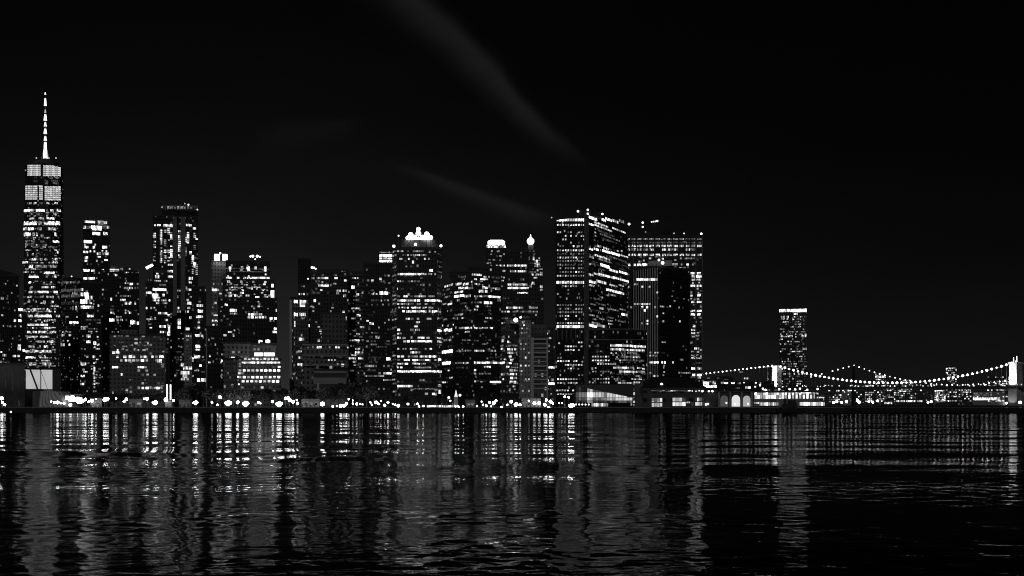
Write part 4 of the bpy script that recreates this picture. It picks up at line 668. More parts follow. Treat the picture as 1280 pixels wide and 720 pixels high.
def bridge2():
    T1, T2 = at(1067.5, 505, 3100), at(1330, 505, 3000); ax = T2 - T1; ax.z = 0; ax.normalize(); nx = Vector((-ax.y, ax.x, 0))
    r = thing('suspension_bridge', 'farther suspension bridge with a dark steel tower and dim beads on its cable', 'bridge', ((T1.x + T2.x) / 2, (T1.y + T2.y) / 2, 0)); zD = zat(484.5, 3080); w = nx * 16
    zt = zat(457, 3100)
    for T in (T1, T2):
        m = MB()
        for sx in (-1, 1):
            c = T + w * sx * .55; m.tube((c.x, c.y, -1), (c.x, c.y, zt - 2), 4.2, 3.0, 6)
        for z in (zt - 3, zD + 24, zD + 2): m.tube((T + w * -.55) * 1 + Vector((0, 0, z - T.z)), T + w * .55 + Vector((0, 0, z - T.z)), 2.2, None, 6)
        m.build('tower', plain(.04), r)
        m = MB()
        for sx in (-.55, .55): c = T + w * sx; m.ball((c.x, c.y, zt + .6), 1.5, 6, 4)
        m.build('tower_light', glow(1.0, False), r)
    A, B = T1 - ax * 300, T2 + ax * 30; m = MB(); m.prism([(p.x, p.y) for p in (A - w, B - w, B + w, A + w)], zD - 3, zD + 3); m.build('deck', plain(.03), r)
    m = MB(); beads = []
    a = Vector((T1.x, T1.y, zt)); b_ = Vector((T2.x, T2.y, zt)); e = T1 - ax * 190; e.z = zD + 5
    pr = None
    for i in range(41):
        t = i / 40; p = a.lerp(b_, t); s = (t - .5) * 2; p.z = zat(482, 3100) + (zt - zat(482, 3100)) * s * s
        if pr is not None: m.tube(pr, p, .5, None, 4)
        pr = p; beads.append(p)
    pr = a
    for i in range(1, 15): p = a.lerp(e, i / 14); m.tube(pr, p, .5, None, 4); pr = p; beads.append(p)
    m.build('main_cable', plain(.1), r)
    for i, p in enumerate(beads):
        if random.random() < .12: continue
        mm = MB(); mm.ball(p + Vector((0, -1, 1)), random.uniform(1.5, 2.1), 6, 4); mm.build('necklace_lamp', glow(random.choice((1.5, 2.5, 4)), False), r)
bridge2()
# --- far shore: low blocks under and behind the bridges
far = [(1019, 1034, 490, 'far low dark block just right of the pier hall'), (1036, 1052, 487, 'far low block with scattered dots of light left of the farther bridge tower'),
       (1052, 1064, 486, 'far block with a pale side touching the farther bridge tower'), (1070, 1080, 489, 'far squat block tight right of the farther bridge tower'), (1081, 1094, 481, 'far block with a jagged brightly lit roofline above both decks'),
       (1094, 1108, 470, 'far tower whose bright rooftop flares above the farther cable'), (1108, 1124, 484, 'far block with a thin scatter of windows above the strip lit sheds'), (1124, 1142, 474, 'far pair of stepped roofs with clustered lights near the low point of the cable'),
       (1143, 1166, 488, 'far low dark row of roofs before the pale glow'), (1168, 1182, 487, 'far low block with a zigzag of white lights at the water'), (1182, 1197, 459, 'far tower outlined by dots rising above the nearer cable'),
       (1198, 1215, 486, 'far low block with a line of lights under the deck'), (1216, 1256, 489, 'far quay warehouse with a broad white glow along its foot'), (1234, 1260, 470, 'far hillside block full of tiny lights beside the nearer bridge tower'), (1272, 1296, 490, 'far pale block under the deck at the photo edge')]
for i, (x0, x1, yt, lab) in enumerate(far):
    d = 3300 + (i * 137) % 300 if yt < 480 else 2700 + (i * 91) % 300
    if lab.startswith('far quay'): d = 2300
    b = Bld('tower' if 'tower o' in lab or 'tower w' in lab else 'building', lab, [(x0, d), (x1, None)], yt, facade(.05, .015, 4, 4) if i not in (2, 12, 14) else facade(.3, .2, 4, 4), 40); f = b.tiers[0][0]
    b.fill(f, x0 + .5, x1 - .5, yt + 1.5, 503, 2.3, 2.7, 1.35 * (.3, .36, .2, .3, .5, .4, .3, .5, .12, .6, .42, .42, .1, .3, .2)[i], (3, 4, 5, 6, 7), w=1.7, h=1.7, run=.03, rowvar=.3)
    if i == 4: b.rows(f, "472|0:1") if False else b.rows(f, "482/2.4|1081-1088:6")
    if i == 5: b.rows(f, "470.8/3|1094-1107:7 468|1095:5") 
    if i == 10: b.rows(f, "460/2|1186-1194:6 462|1183:5,1195:6 466.5/3|1183-1185:6")
    if i == 9: b.rows(f, "497/5|1170-1173:6,1180-1182:7 500/3|1171-1173:7,1176-1178:6,1179-1183:7")
    if i == 12: b.rows(f, "498.6/4|1214-1250:6 498.6/3|1217-1243:8 493/5|1217-1224:3,1224-1232:3,1232-1240:3 501|1244-1255:6")
    if i == 0: b.rows(f, "497|1022:6,1029:5 492|1022:6")
    fin(b)
for i in range(4): pass
# --- land, quays, water
def sheet(name, pts, z, mat, kind='structure'):
    m = MB(); m.quad([(x, y, z) for x, y in pts], [(x, y) for x, y in pts]); o = m.build(name, mat); o['kind'] = kind; return o
def slab(name, poly, z0, z1, mat):
    m = MB(); m.prism(poly, z0, z1); o = m.build(name, mat); o['kind'] = 'structure'; return o
SH = 684
slab('ground', [(-2500, SH + 40), (-330, SH + 8), (-190, SH), (190, SH), (205, SH + 40), (330, 1100), (420, 1250), (330, 6000), (-5000, 6000)], -3, GZ, plain(.05, .9, 'paving', .2))
slab('far_shore', [(350, 1700), (720, 2050), (1000, 2240), (4000, 2240), (6000, 7000), (340, 7000)], -3, 1.6, plain(.04, .9, 'earth', .2))
def seawall(name, lab, a, b, z, th, mat):
    a = Vector(a); b = Vector(b); u = (b - a).normalized(); n = Vector((u.y, -u.x)); m = MB(); q = [a + n * .5, b + n * .5, b - n * th, a - n * th]
    m.prism([tuple(p) for p in q], -3, z); r = thing(name, lab, 'sea wall', ((a.x + b.x) / 2, (a.y + b.y) / 2, 0)); m.build('wall', mat, r)
    m = MB(); m.prism([tuple(p) for p in (a + n * .8, b + n * .8, b - n * .3, a - n * .3)], z + .002, z + .35); m.build('coping', plain(.3), r); return r
seawall('seawall', 'long dark stone sea wall along the park promenade with a paler coping', (-340, SH + 8), (190, SH - .6), GZ + .2, 1.2, plain(.04))
seawall('seawall', 'sea wall stretch beyond the slant roofed pier shed at the photo edge', (-900, SH + 16), (-340.4, SH + 8), GZ + .2, 1.2, plain(.04))
# ferry house pier and the long low dark pier in front of the bridges
r = thing('pier', 'low dark timber pier under the old ferry house and arcade', 'pier', at(865, 505, 745)); m = MB(); A, B = at(802, 505, 735), at(950, 505, 735); m.box(((A.x + B.x) / 2, 762, 1.2), (B.x - A.x, 56, 1.9)); m.build('deck', plain(.04), r)
for i in range(24): m = MB(); m.tube((A.x + (B.x - A.x) * i / 23, 734.2, -2), (A.x + (B.x - A.x) * i / 23, 734.2, 2.6), .35); m.build('fender_pile', plain(.03), r)
r = thing('breakwater', 'long low dark breakwater crossing the water in front of both bridges', 'breakwater', at(1120, 505, 690)); m = MB(); A, B = at(902, 505, 690), at(1420, 505, 690)
m.box(((A.x + B.x) / 2, 692, .6), (B.x - A.x, 5, 4.2)); m.build('wall', plain(.03), r); m = MB(); m.box(((A.x + B.x) / 2, 692, 2.9), (B.x - A.x, 5.6, .4)); m.build('coping', plain(.14), r)
for i in range(70): m = MB(); m.tube((A.x + (B.x - A.x) * i / 69, 689.2, -2), (A.x + (B.x - A.x) * i / 69, 689.2, 3.0), .3); m.build('fender_pile', plain(.03), r)
# tug
p = at(988, 505, 672); r = thing('tugboat', 'dark unlit tugboat lying against the breakwater between two lit ferries', 'tugboat', (p.x, p.y, 0)); hull = []
for t in range(9):
    u = t / 8; hull.append((p.x - 8 + 16 * u, p.y - 2.6 * math.sin(math.pi * (.18 + .72 * u)) ** .7))
hull += [(x, 2 * p.y - y) for x, y in reversed(hull)]
m = MB(); m.prism([(p.x + (x - p.x) * .92, p.y + (y - p.y) * .85) for x, y in hull], -.8, 2.2, True, hull); m.build('hull', plain(.03), r)
m = MB(); m.box((p.x - .5, p.y, 3.6), (8, 3.6, 2.8)); m.build('deckhouse', plain(.05), r); m = MB(); m.box((p.x + .8, p.y, 6), (4, 3, 2.2)); m.build('wheelhouse', plain(.05), r); m = MB(); m.tube((p.x - 3, p.y, 4.8), (p.x - 3.2, p.y, 8), .9, .75, 10); m.build('funnel', plain(.04), r); m = MB(); m.tube((p.x + .8, p.y, 7), (p.x + .8, p.y, 10), .12); m.build('mast', plain(.05), r)
# little lit boats on the left water
for px, py, lab in ((13.6, 521, 'tiny buoy with a white lantern floating nearest the left photo edge'),):
    d = CH * F / (py - HY); p = at(px, py, d); p.z = 0; r = thing('buoy', lab, 'buoy', p); m = MB(); m.tube((p.x, p.y, -.5), (p.x, p.y, .5), 1.0, .9, 12); m.build('float', plain(.08), r); m = MB(); m.tube((p.x, p.y, .5), (p.x, p.y, 1.6), .3, .2); m.build('post', plain(.05), r); m = MB(); m.ball((p.x, p.y, 1.9), .42); m.build('lantern', glow(2, False), r)
# --- fixed crane on the pier shed end
r = thing('derrick', 'dark derrick with a slanting boom crossing the floodlit white wall', 'crane', at(46, 488, 740)); m = MB(); p, q = at(34, 452, 740), at(48, 489, 740); m.tube(p, q, .55); 
m.build('boom', plain(.03), r); m = MB(); m.tube(at(51, 488, 740), at(51, 462, 740), .3); m.build('mast', plain(.03), r); m = MB(); p = at(49, 492, 740); m.box((p.x, 741, (GZ + p.z) / 2 + .6), (7, 5, p.z - GZ + 2)); m.build('cab', plain(.03), r); m = MB(); m.tube(at(34.4, 452, 740), at(51, 463, 740), .12); m.tube(at(51, 463, 740), at(60, 488, 740), .12); m.build('stay_cable', plain(.03), r)
r = thing('landing', 'low tarpaulin grey landing building with a sloped end beside the derrick', 'building', at(66, 500, 735)); m = MB(); A, B = at(48, 488, 735), at(84, 488, 735)
m.prism([(A.x, 735), (B.x, 735), (B.x, 760), (A.x, 760)], GZ, zat(489, 735), True, [(A.x + 1, 735.4), (B.x - 7, 735.4), (B.x - 7, 758), (A.x + 1, 758)]); m.build('wall', facade(.14, .09, 30, 3, dim=0), r)
# lit pavilion on the left quay
r = thing('pavilion', 'dazzling white open pavilion on the quay left of the park', 'pavilion', at(92, 500, 740)); m = MB(); p = at(91, 496.5, 740)
for i in range(6):
    A = at(82 + i * 3.1, 495 + i * .5, 740); mm = MB(); mm.box((A.x + .7, 741 + i * .2, A.z - 1.1 - (i % 2) * .4), (1.25, 3, 2.4 + (i % 3) * .6)); mm.build('lit_bay', glow(3.5, True), r)
A, B = at(81.5, 493.6, 740), at(102, 495.6, 740); m.box(((A.x + B.x) / 2, 742, A.z), (B.x - A.x, 6, .4)); m.build('roof', plain(.2), r)
# twin pylon of light
r = thing('light_pylons', 'pair of tall white light columns standing at the park edge', 'light column', at(211, 500, 745))
for x in (208.8, 213.2):
    m = MB(); p, q = at(x, 500, 745), at(x, 480.6, 745); m.box((p.x, 745, (p.z + q.z) / 2), (.75, .75, q.z - p.z)); m.build('light_column', glow(3.0 if x < 210 else 1.6, True), r)
m = MB(); p = at(207.4, 499.6, 742); m.ball(p, 1.3); m.build('lamp_globe', glow(7, True), r); m = MB(); p = at(211, 503, 745); m.box((p.x, 745, (GZ + p.z) / 2 + .5), (4.2, 2, p.z - GZ + 1)); m.build('base', plain(.2), r)
# fountain like light and the long lit ferry pavilion
r = thing('ferry_landing', 'long glaring white strip of light, an open sided landing pavilion on the sea wall', 'pavilion', at(550, 508, 695)); A, B = at(533, 511, 695), at(566.6, 506.8, 695)
m = MB(); m.box(((A.x + B.x) / 2, 697, (A.z + B.z) / 2 + .1), (B.x - A.x, 3, B.z - A.z)); m.build('lit_interior', lit(7, 1.4), r); m = MB(); m.box(((A.x + B.x) / 2, 697, B.z + .4), (B.x - A.x + 1, 5.5, .3)); m.build('roof', plain(.15), r)
m = MB()
for i in range(8): x = A.x + (B.x - A.x) * i / 7; m.tube((x, 694.8, GZ - .4), (x, 694.8, B.z + .3), .12)
m.build('post', plain(.1), r)
r = thing('monument', 'small floodlit pointed monument behind the long glaring landing pavilion', 'monument', at(570, 500, 760)); m = MB(); p = at(570, 496, 760); m.prism([(p.x - 1.3, 759), (p.x + 1.3, 759), (p.x + 1.3, 761), (p.x - 1.3, 761)], GZ, p.z); m.build('plinth', plain(.4), r); m = MB(); m.tube((p.x, 760, p.z), (p.x, 760, zat(488, 760)), 1.1, .2, 8); m.build('figure', glow(.9, False), r)  # figure glows by itself in place of floodlighting
for px, py in ((561, 497), (575, 494)): m = MB(); m.ball(at(px, py, 758), .9); m.build('lamp_globe', glow(1.2, False), r)

# --- lamp posts along the promenade
def lamp_post(px, py, rpx, v, label, group, d=None):
    d = d or 700 + random.uniform(0, 25); p = at(px, py, d); zb = GZ if p.z > GZ + 1.2 else .2
    r = thing('lamp_post', label, 'lamp post', (p.x, p.y, zb), group); R = rpx / F * d
    m = MB(); m.tube((p.x, p.y, zb), (p.x, p.y, p.z - R * .8), .12, .08); m.tube((p.x, p.y, zb), (p.x, p.y, zb + .5), .25, .2, 8); m.build('pole', plain(.05), r)
    if rpx > 2.5:  # head cluster and crossbar added, shaped after the ragged glare of the lamp
        for dx, dz, k in ((-.55, .05, .62), (.5, .12, .66), (-.02, -.42, .6), (.08, .5, .45)):
            m = MB(); m.ball(p + Vector((dx * R + random.uniform(-.1, .1) * R, random.uniform(-.3, .3), dz * R)), R * k * random.uniform(.85, 1.1), 8, 6, .85); m.build('flood_glare_head', glow(v, True), r)
        m = MB(); m.box((p.x, p.y + R * .5, p.z), (R * 2, .2, .25)); m.build('crossbar', plain(.05), r)
    else: m = MB(); m.ball(p, R, 10, 6); m.build('lamp_globe', glow(v, True), r)
for px, py, rp, lab in ((193.6, 503.4, 3.6, 'blinding floodlight on the sea wall just left of the twin light columns'), (244.3, 503.4, 3.4, 'blinding floodlight standing alone at the sea wall under the dark tree mass'), (285.4, 504, 4.3, 'left one of two adjoining blinding floodlights at the sea wall'), (307.4, 504.6, 4.2, 'right one of two adjoining blinding floodlights at the sea wall'), (349, 505, 4.3, 'blinding floodlight farthest right, beside a cluster of small lamps')):
    lamp_post(px, py, rp * .85, 70, lab, 'floodlights at the sea wall')
mids = ((131, 499.6, 2.3, 6), (134.5, 498.4, 1.8, 4), (104, 501, 1.6, 4), (2, 498, 2, 5), (403, 505, 2.5, 6), (645, 505.6, 2.2, 7), (681, 505.8, 1.8, 5), (714.4, 507, 3.3, 8), (686, 509.6, 1.6, 4))
for i, (px, py, rp, v) in enumerate(mids):
    lamp_post(px, py, rp * 1.0, v * 10, ('bright lamp right of the dazzling pavilion, larger of a touching pair', 'bright lamp, smaller of a touching pair right of the dazzling pavilion', 'lamp at the right end of the dazzling pavilion', 'bright lamp in front of the pier shed at the photo edge', 'lone bright lamp in the dark stretch between floodlights and promenade lamps', 'bright lamp below the pale slim speckled tower', 'bright lamp below the balconied slab', 'large bright lamp at the left corner of the glass terminal', 'low lamp at the water right of the balconied slab')[i], None)
small = [(3, 503), (6, 506), (64, 502), (68, 503), (72, 503), (76, 504), (80, 504), (88, 506), (97, 503), (107, 499), (111, 502), (115, 501), (120, 499), (145, 498), (155, 502), (158, 499), (180, 498.5), (184, 498.6), (217, 500.4), (265, 503), (272, 506), (252, 511), (275, 496.4), (297, 503), (323, 503), (325, 503.6), (341, 502), (357, 498), (360, 497.4), (362, 500), (366, 502), (371, 500), (372, 504), (416, 508, 1), (421, 507.6, 1), (426, 507.5), (430, 507), (433, 504.5), (436, 499), (441, 500.6), (441, 504.5), (446, 505), (450, 505), (453, 505.4), (463, 503), (465, 506), (470, 503), (473, 505), (476, 501), (481, 506.6), (485, 503), (491, 505), (494, 506), (498, 507), (510, 505), (522, 504.6), (524, 508), (529, 507.4), (563, 501), (569.4, 508), (573, 508), (579, 508), (596, 507.6), (602, 502), (604, 506), (608, 507), (612, 503), (614, 508), (620, 501), (627, 509), (617, 504), (639, 502), (650, 506), (661, 501), (668, 504), (674, 504), (691, 504), (699, 503.6), (702.5, 503.6), (706, 496), (711, 497), (688, 502), (683, 500), (634, 506), (1042, 503), (1046, 502), (1052, 503), (1058, 502), (1072, 501), (1074, 503), (1086, 502), (1091, 503), (1097, 501), (1160, 503), (1164, 502), (1258, 504), (1275, 503)]
gl = 'small white promenade lamps'
for s in small:
    far_ = s[0] > 1000
    lamp_post(s[0], s[1] - (1 if not far_ else 0) * .0, random.choice((.8, 1.0, 1.3, 1.8)) if not far_ else random.uniform(1.2, 1.9), random.choice((15, 40, 100)) if not far_ else 14,
              'small white globe lamp on a thin pole by the promenade, one of many' if not far_ else 'small lamp on the far quay under the bridges, one of a scattered line', gl if not far_ else 'lamps on the far quay', None if not far_ else 2260 + random.uniform(0, 40))

# --- kiosks on the promenade
for x0, x1, yt, lab, rows in ((113, 127, 499, 'low dark kiosk with two dim windows right of the dazzling pavilion', "504|116-119:4,121-123:3"), (161, 178, 500, 'low dark shelter with one lit opening under the broad grey masonry block', "504.6/2.4|165-169:3,171-176:4"),
                              (224, 238, 501, 'low dark hut between the twin light columns and the lone floodlight', "505|228-230:4"), (377, 399, 500, 'long low dark shed left of the lone bright lamp', "505/2.2|381-384:3,388-390:4,394-396:2"),
                              (582, 594, 501, 'small boxy ticket kiosk right of the long glaring landing pavilion', "505.4/2.6|584-588:5,589-592:4"), (652, 676, 499.5, 'low quay building with a dim window row below the balconied slab', "504.6/2.4|655-658:4,660-663:3,667-673:5")):
    b = Bld('kiosk', lab, [(x0, 716), (x1, None)], yt, facade(.09, .03, 3.2, 2.4, dim=.05), 9, 'kiosk'); b.rows(b.tiers[0][0], rows); fin(b)

# --- park trees: dark uneven crowns along the promenade
def tree_mesh(seed, h, w):
    rnd = random.Random(seed); t = MB(); t.tube((0, 0, -.3), (0, 0, h * .45), h * .03, h * .018, 7); limbs = []
    for i in range(6):
        a = rnd.uniform(0, 6.28); p = Vector((0, 0, h * rnd.uniform(.28, .45))); q = p + Vector((math.cos(a) * w * .33, math.sin(a) * w * .33, h * rnd.uniform(.18, .36))); t.tube(p, q, h * .014, h * .005, 5); limbs.append(q)
    c = MB(); cl = limbs + [Vector((rnd.uniform(-.2, .2) * w, rnd.uniform(-.2, .2) * w, h * rnd.uniform(.6, .86))) for _ in range(7)]
    for q in cl:
        R = w * rnd.uniform(.16, .26)
        for _ in range(75):
            v = Vector((rnd.gauss(0, 1), rnd.gauss(0, 1), rnd.gauss(0, .8))).normalized() * R * rnd.random() ** .4; n = Vector((rnd.gauss(0, 1), rnd.gauss(0, 1), rnd.gauss(0, 1))).normalized(); e = n.orthogonal().normalized() * rnd.uniform(.3, .75); g = n.cross(e) * rnd.uniform(.5, 1)
            o = q + v; c.quad([o - e, o - g * .6, o + e, o + g])
    return t, c
def leafm():
    m, nt, out = new_mat('foliage'); g = N(nt, 'ShaderNodeNewGeometry'); v = math_(nt, 'MULTIPLY', math_(nt, 'ADD', g.outputs['Random Per Island'], .5), .05)
    b = N(nt, 'ShaderNodeBsdfDiffuse'); nt.links.new(v, b.inputs[0]); nt.links.new(b.outputs[0], out.inputs[0]); return m
LEAF = leafm(); BARK = plain(.06)
proto = []
for k, (h, w) in enumerate(((12, 10), (10, 11), (14, 10), (9, 9))):
    t, c = tree_mesh(40 + k, h, w); to = t.build('trunk', BARK); co = c.build('crown', LEAF); proto.append((to.data, co.data, h)); bpy.data.objects.remove(to); bpy.data.objects.remove(co)
def tree(px, ytop, d, k):
    p = at(px, 505, d); h = zat(ytop, d) - GZ; me = proto[k % 4]; sc = h / (me[2] * .98)
    r = thing('park_tree', 'dark leafy park tree in the unlit belt of trees along the promenade', 'tree', (p.x, d, GZ), 'park trees along the promenade'); r.rotation_euler = (0, 0, random.uniform(0, 6.28)); r.scale = (sc * random.uniform(.95, 1.25), sc * random.uniform(.95, 1.25), sc)
    for nm, dt in (('trunk', me[0]), ('crown', me[1])): o = bpy.data.objects.new(nm, dt); COL.objects.link(o); o.parent = r
tx = [(112, 491), (122, 493), (133, 490), (144, 492), (156, 491), (168, 493), (180, 492), (190, 493), (201, 490), (222, 488), (229, 484), (237, 483), (246, 482), (255, 484), (263, 487), (272, 488), (283, 487), (293, 489), (304, 488), (315, 490), (326, 489), (337, 488), (347, 490), (357, 486), (366, 485), (375, 484), (386, 487), (396, 489), (406, 487), (415, 482), (422, 481), (431, 485), (440, 478), (448, 476), (457, 483), (466, 486), (475, 489), (486, 493), (497, 494), (508, 495), (519, 496), (530, 495), (542, 497), (553, 497), (582, 497), (593, 495), (604, 496), (615, 497), (627, 498), (638, 497), (655, 497), (667, 497), (676, 498)]
for i, (px, yt) in enumerate(tx): tree(px + random.uniform(-2, 2), yt + random.uniform(-1.5, 1.5), 735 + random.uniform(0, 55), random.randrange(4))

# ------------------------------------------------------------------ water
import numpy as np
def water_mat():
    m, nt, out = new_mat('harbour_water'); geo = N(nt, 'ShaderNodeNewGeometry'); pos = geo.outputs['Position']
    def noise(sx, sy, det, rough=.55, dist=0, rot=0):
        mp = N(nt, 'ShaderNodeMapping'); mp.inputs['Scale'].default_value = (sx, sy, 1); mp.inputs['Rotation'].default_value = (0, 0, rot); nt.links.new(pos, mp.inputs[0])
        n = N(nt, 'ShaderNodeTexNoise'); n.inputs['Scale'].default_value = 1; n.inputs['Detail'].default_value = det; n.inputs['Roughness'].default_value = rough; n.inputs['Distortion'].default_value = dist
        nt.links.new(mp.outputs[0], n.inputs['Vector']); return n.outputs[0]
    sp = N(nt, 'ShaderNodeSeparateXYZ'); nt.links.new(pos, sp.inputs[0])
    near = N(nt, 'ShaderNodeMapRange'); nt.links.new(sp.outputs[1], near.inputs[0])
    for k, v in enumerate((320, 40, .1, 1.0)): near.inputs[k + 1].default_value = v
    near2 = N(nt, 'ShaderNodeMapRange'); nt.links.new(sp.outputs[1], near2.inputs[0])
    for kk, v in enumerate((300, 80, 0, 1.0)): near2.inputs[kk + 1].default_value = v
    h = math_(nt, 'MULTIPLY', math_(nt, 'ADD', math_(nt, 'MULTIPLY', noise(2.2, 4.5, 3, .6, .5, -.1), FINE), math_(nt, 'MULTIPLY', noise(.35, .9, 3, .55, .4, .1), MIDB)), near.outputs[0])
    bp = N(nt, 'ShaderNodeBump'); bp.inputs['Strength'].default_value = 1; bp.inputs['Distance'].default_value = 1; nt.links.new(h, bp.inputs['Height'])
    fr = N(nt, 'ShaderNodeFresnel'); fr.inputs['IOR'].default_value = WIOR; nt.links.new(bp.outputs[0], fr.inputs['Normal'])
    b = N(nt, 'ShaderNodeBsdfGlossy'); nt.links.new(math_(nt, 'MULTIPLY', fr.outputs[0], math_(nt, 'ADD', WREF, math_(nt, 'MULTIPLY', near2.outputs[0], WREFN))), b.inputs['Color'])     # reflection brightness put into the colour: mirror dimmed, most of all far out
    nt.links.new(math_(nt, 'SUBTRACT', WR, math_(nt, 'MULTIPLY', near.outputs[0], WR - .03)), b.inputs['Roughness']); nt.links.new(bp.outputs[0], b.inputs['Normal'])
    nt.links.new(b.outputs[0], out.inputs[0]); return m
FINE, MIDB, WR, WIOR, WREF, WREFN = .0028, .013, .10, 1.33, .12, .21
def water():
    """harbour surface: real waves (a sum of wave trains) out to the quays, flat beyond"""
    rng = np.random.default_rng(11); k = .0034; rows = int(math.log(688 / 16.) / k); ny = rows + 1; nx = 720
    Y = 16. * np.exp(k * np.arange(ny)); T = np.linspace(-.78, .78, nx); X = Y[:, None] * T[None, :]; YY = np.repeat(Y[:, None], nx, 1)
    cell = np.maximum(YY * k, YY * 1.56 / nx)
    def vnoise(u, v, seed):
        g = np.random.default_rng(seed).random((64, 64)); iu, iv = np.floor(u).astype(int), np.floor(v).astype(int); fu, fv = u - iu, v - iv
        fu = fu * fu * (3 - 2 * fu); fv = fv * fv * (3 - 2 * fv); G = lambda a, b: g[a % 64, b % 64]
        return (G(iu, iv) * (1 - fu) + G(iu + 1, iv) * fu) * (1 - fv) + (G(iu, iv + 1) * (1 - fu) + G(iu + 1, iv + 1) * fu) * fv
    patch = .5 * vnoise(X / 28, YY / 16, 3) + .3 * vnoise(X / 9 + 7, YY / 6, 4) + .2 * vnoise(X / 90 + 3, YY / 40, 5)      # cat's paws
    calm = np.clip((YY - 26) / 120, 0, 1); calm = calm * calm * (3 - 2 * calm)
    amp = (1 - calm) * (.06 + 4.2 * patch ** 3) + calm * (.06 + .12 * patch)
    def band(yc, w, x0, x1, sl, wob):      # old wakes: long narrow strips of steeper ripples
        c = yc + sl * X + wob * np.sin(X * .045 + yc); e = np.clip((X - x0) / 25, 0, 1) * np.clip((x1 - X) / 25, 0, 1)
        return np.exp(-((YY - c) / w) ** 2) * e
    lump = np.clip(1.9 * vnoise(X / 8 + 2, YY / 30, 9) - .25, 0, 1.25)
    ridges = lump * (.30 * band(119, 5.5, -400, 12, -.03, 2.2) + .2 * band(108, 4, -60, 10, .03, 1.6) + .2 * band(99, 5, -6, 46, -.08, 2.2) + .24 * band(106, 3, 6, 34, .04, 1.2) + .34 * band(190, 7, 62, 95, .12, 2) + .3 * band(235, 8, 80, 150, -.05, 3) + .10 * band(74, 2.2, 2, 30, .06, .8))      # passing wakes
    Z = np.zeros_like(X)
    for i in range(54):
        lam = .35 * (3.4 / .35) ** rng.random(); th = math.radians(-90 + 8 + rng.normal(0, 44)); kk = 2 * math.pi / lam; a = SLOPE * lam ** .92 / 54 ** .5 / 6
        w = np.clip((lam / cell - 2.2) / 2.5, 0, 1)
        ph = kk * (X * math.cos(th) + YY * math.sin(th)) + rng.random() * 6.28 + 1.6 * vnoise(X / (lam * 4), YY / (lam * 3), 20 + i)
        Z += a * w * (1 - np.abs(np.sin(ph / 2)) ** 1.3 * 2)
    Z = Z * amp
    swell = np.zeros_like(X)      # low long swell that breaks the streaks of light into dashes
    for i in range(26):
        lam = 7 * (46 / 7) ** rng.random(); th = math.radians(-86 + rng.normal(0, 32)); kk = 2 * math.pi / lam
        swell += np.clip((lam / cell - 3) / 3, 0, 1) * (SWELL / kk / 26 ** .5 * 1.41) * np.sin(kk * (X * math.cos(th) + YY * math.sin(th)) + rng.random() * 6.28 + 4.5 * vnoise(X / (lam * 1.6), YY / (lam * 2), 90 + i))
    Z = Z + swell * (.35 + .65 * np.clip((YY - 60) / 60, 0, 1)) + ridges
    Z[-1, :] = -.3; Z[:, 0] = -.3; Z[:, -1] = -.3
    co_ = np.stack([X, YY, Z], -1).reshape(-1, 3); idx = np.arange(ny * nx).reshape(ny, nx)
    q = np.stack([idx[:-1, :-1], idx[:-1, 1:], idx[1:, 1:], idx[1:, :-1]], -1).reshape(-1, 4)
    n0 = len(co_); co_ = np.vstack([co_, [(-9000, -400, -.45), (9000, -400, -.45), (9000, 9000, -.45), (-9000, 9000, -.45)]]); q = np.vstack([q, [[n0, n0 + 1, n0 + 2, n0 + 3]]])
    me = bpy.data.meshes.new('water'); me.vertices.add(len(co_)); me.vertices.foreach_set('co', co_.astype(np.float32).ravel())
    me.loops.add(q.size); me.loops.foreach_set('vertex_index', q.astype(np.int32).ravel()); me.polygons.add(len(q)); me.polygons.foreach_set('loop_start', np.arange(0, q.size, 4, dtype=np.int32))
    me.polygons.foreach_set('use_smooth', np.ones(len(q), dtype=bool)); me.update(); me.validate(); me.materials.append(water_mat())
    o = bpy.data.objects.new('water', me); COL.objects.link(o); o['kind'] = 'structure'
SLOPE, SWELL = .062, .013
water()

# ------------------------------------------------------------------ sky, city glow lamp, camera
W = bpy.data.worlds.new('World'); S.world = W; W.use_nodes = True; nt = W.node_tree; nt.nodes.clear()
out = N(nt, 'ShaderNodeOutputWorld'); bg = N(nt, 'ShaderNodeBackground'); sky = N(nt, 'ShaderNodeTexSky', sky_type='NISHITA'); sky.sun_disc = False
sky.sun_elevation = math.radians(-3.0); sky.sun_rotation = math.radians(-8); sky.air_density = 1.6; sky.dust_density = 3.0; sky.ozone_density = 1.0
bw = N(nt, 'ShaderNodeRGBToBW'); nt.links.new(sky.outputs[0], bw.inputs[0])
tc = N(nt, 'ShaderNodeTexCoord'); D = tc.outputs['Generated']
def V3(op, a, b): 
    n = N(nt, 'ShaderNodeVectorMath', operation=op)
    for i, x in enumerate((a, b)):
        if isinstance(x, (tuple, Vector)): n.inputs[i].default_value = x
        else: nt.links.new(x, n.inputs[i])
    return n
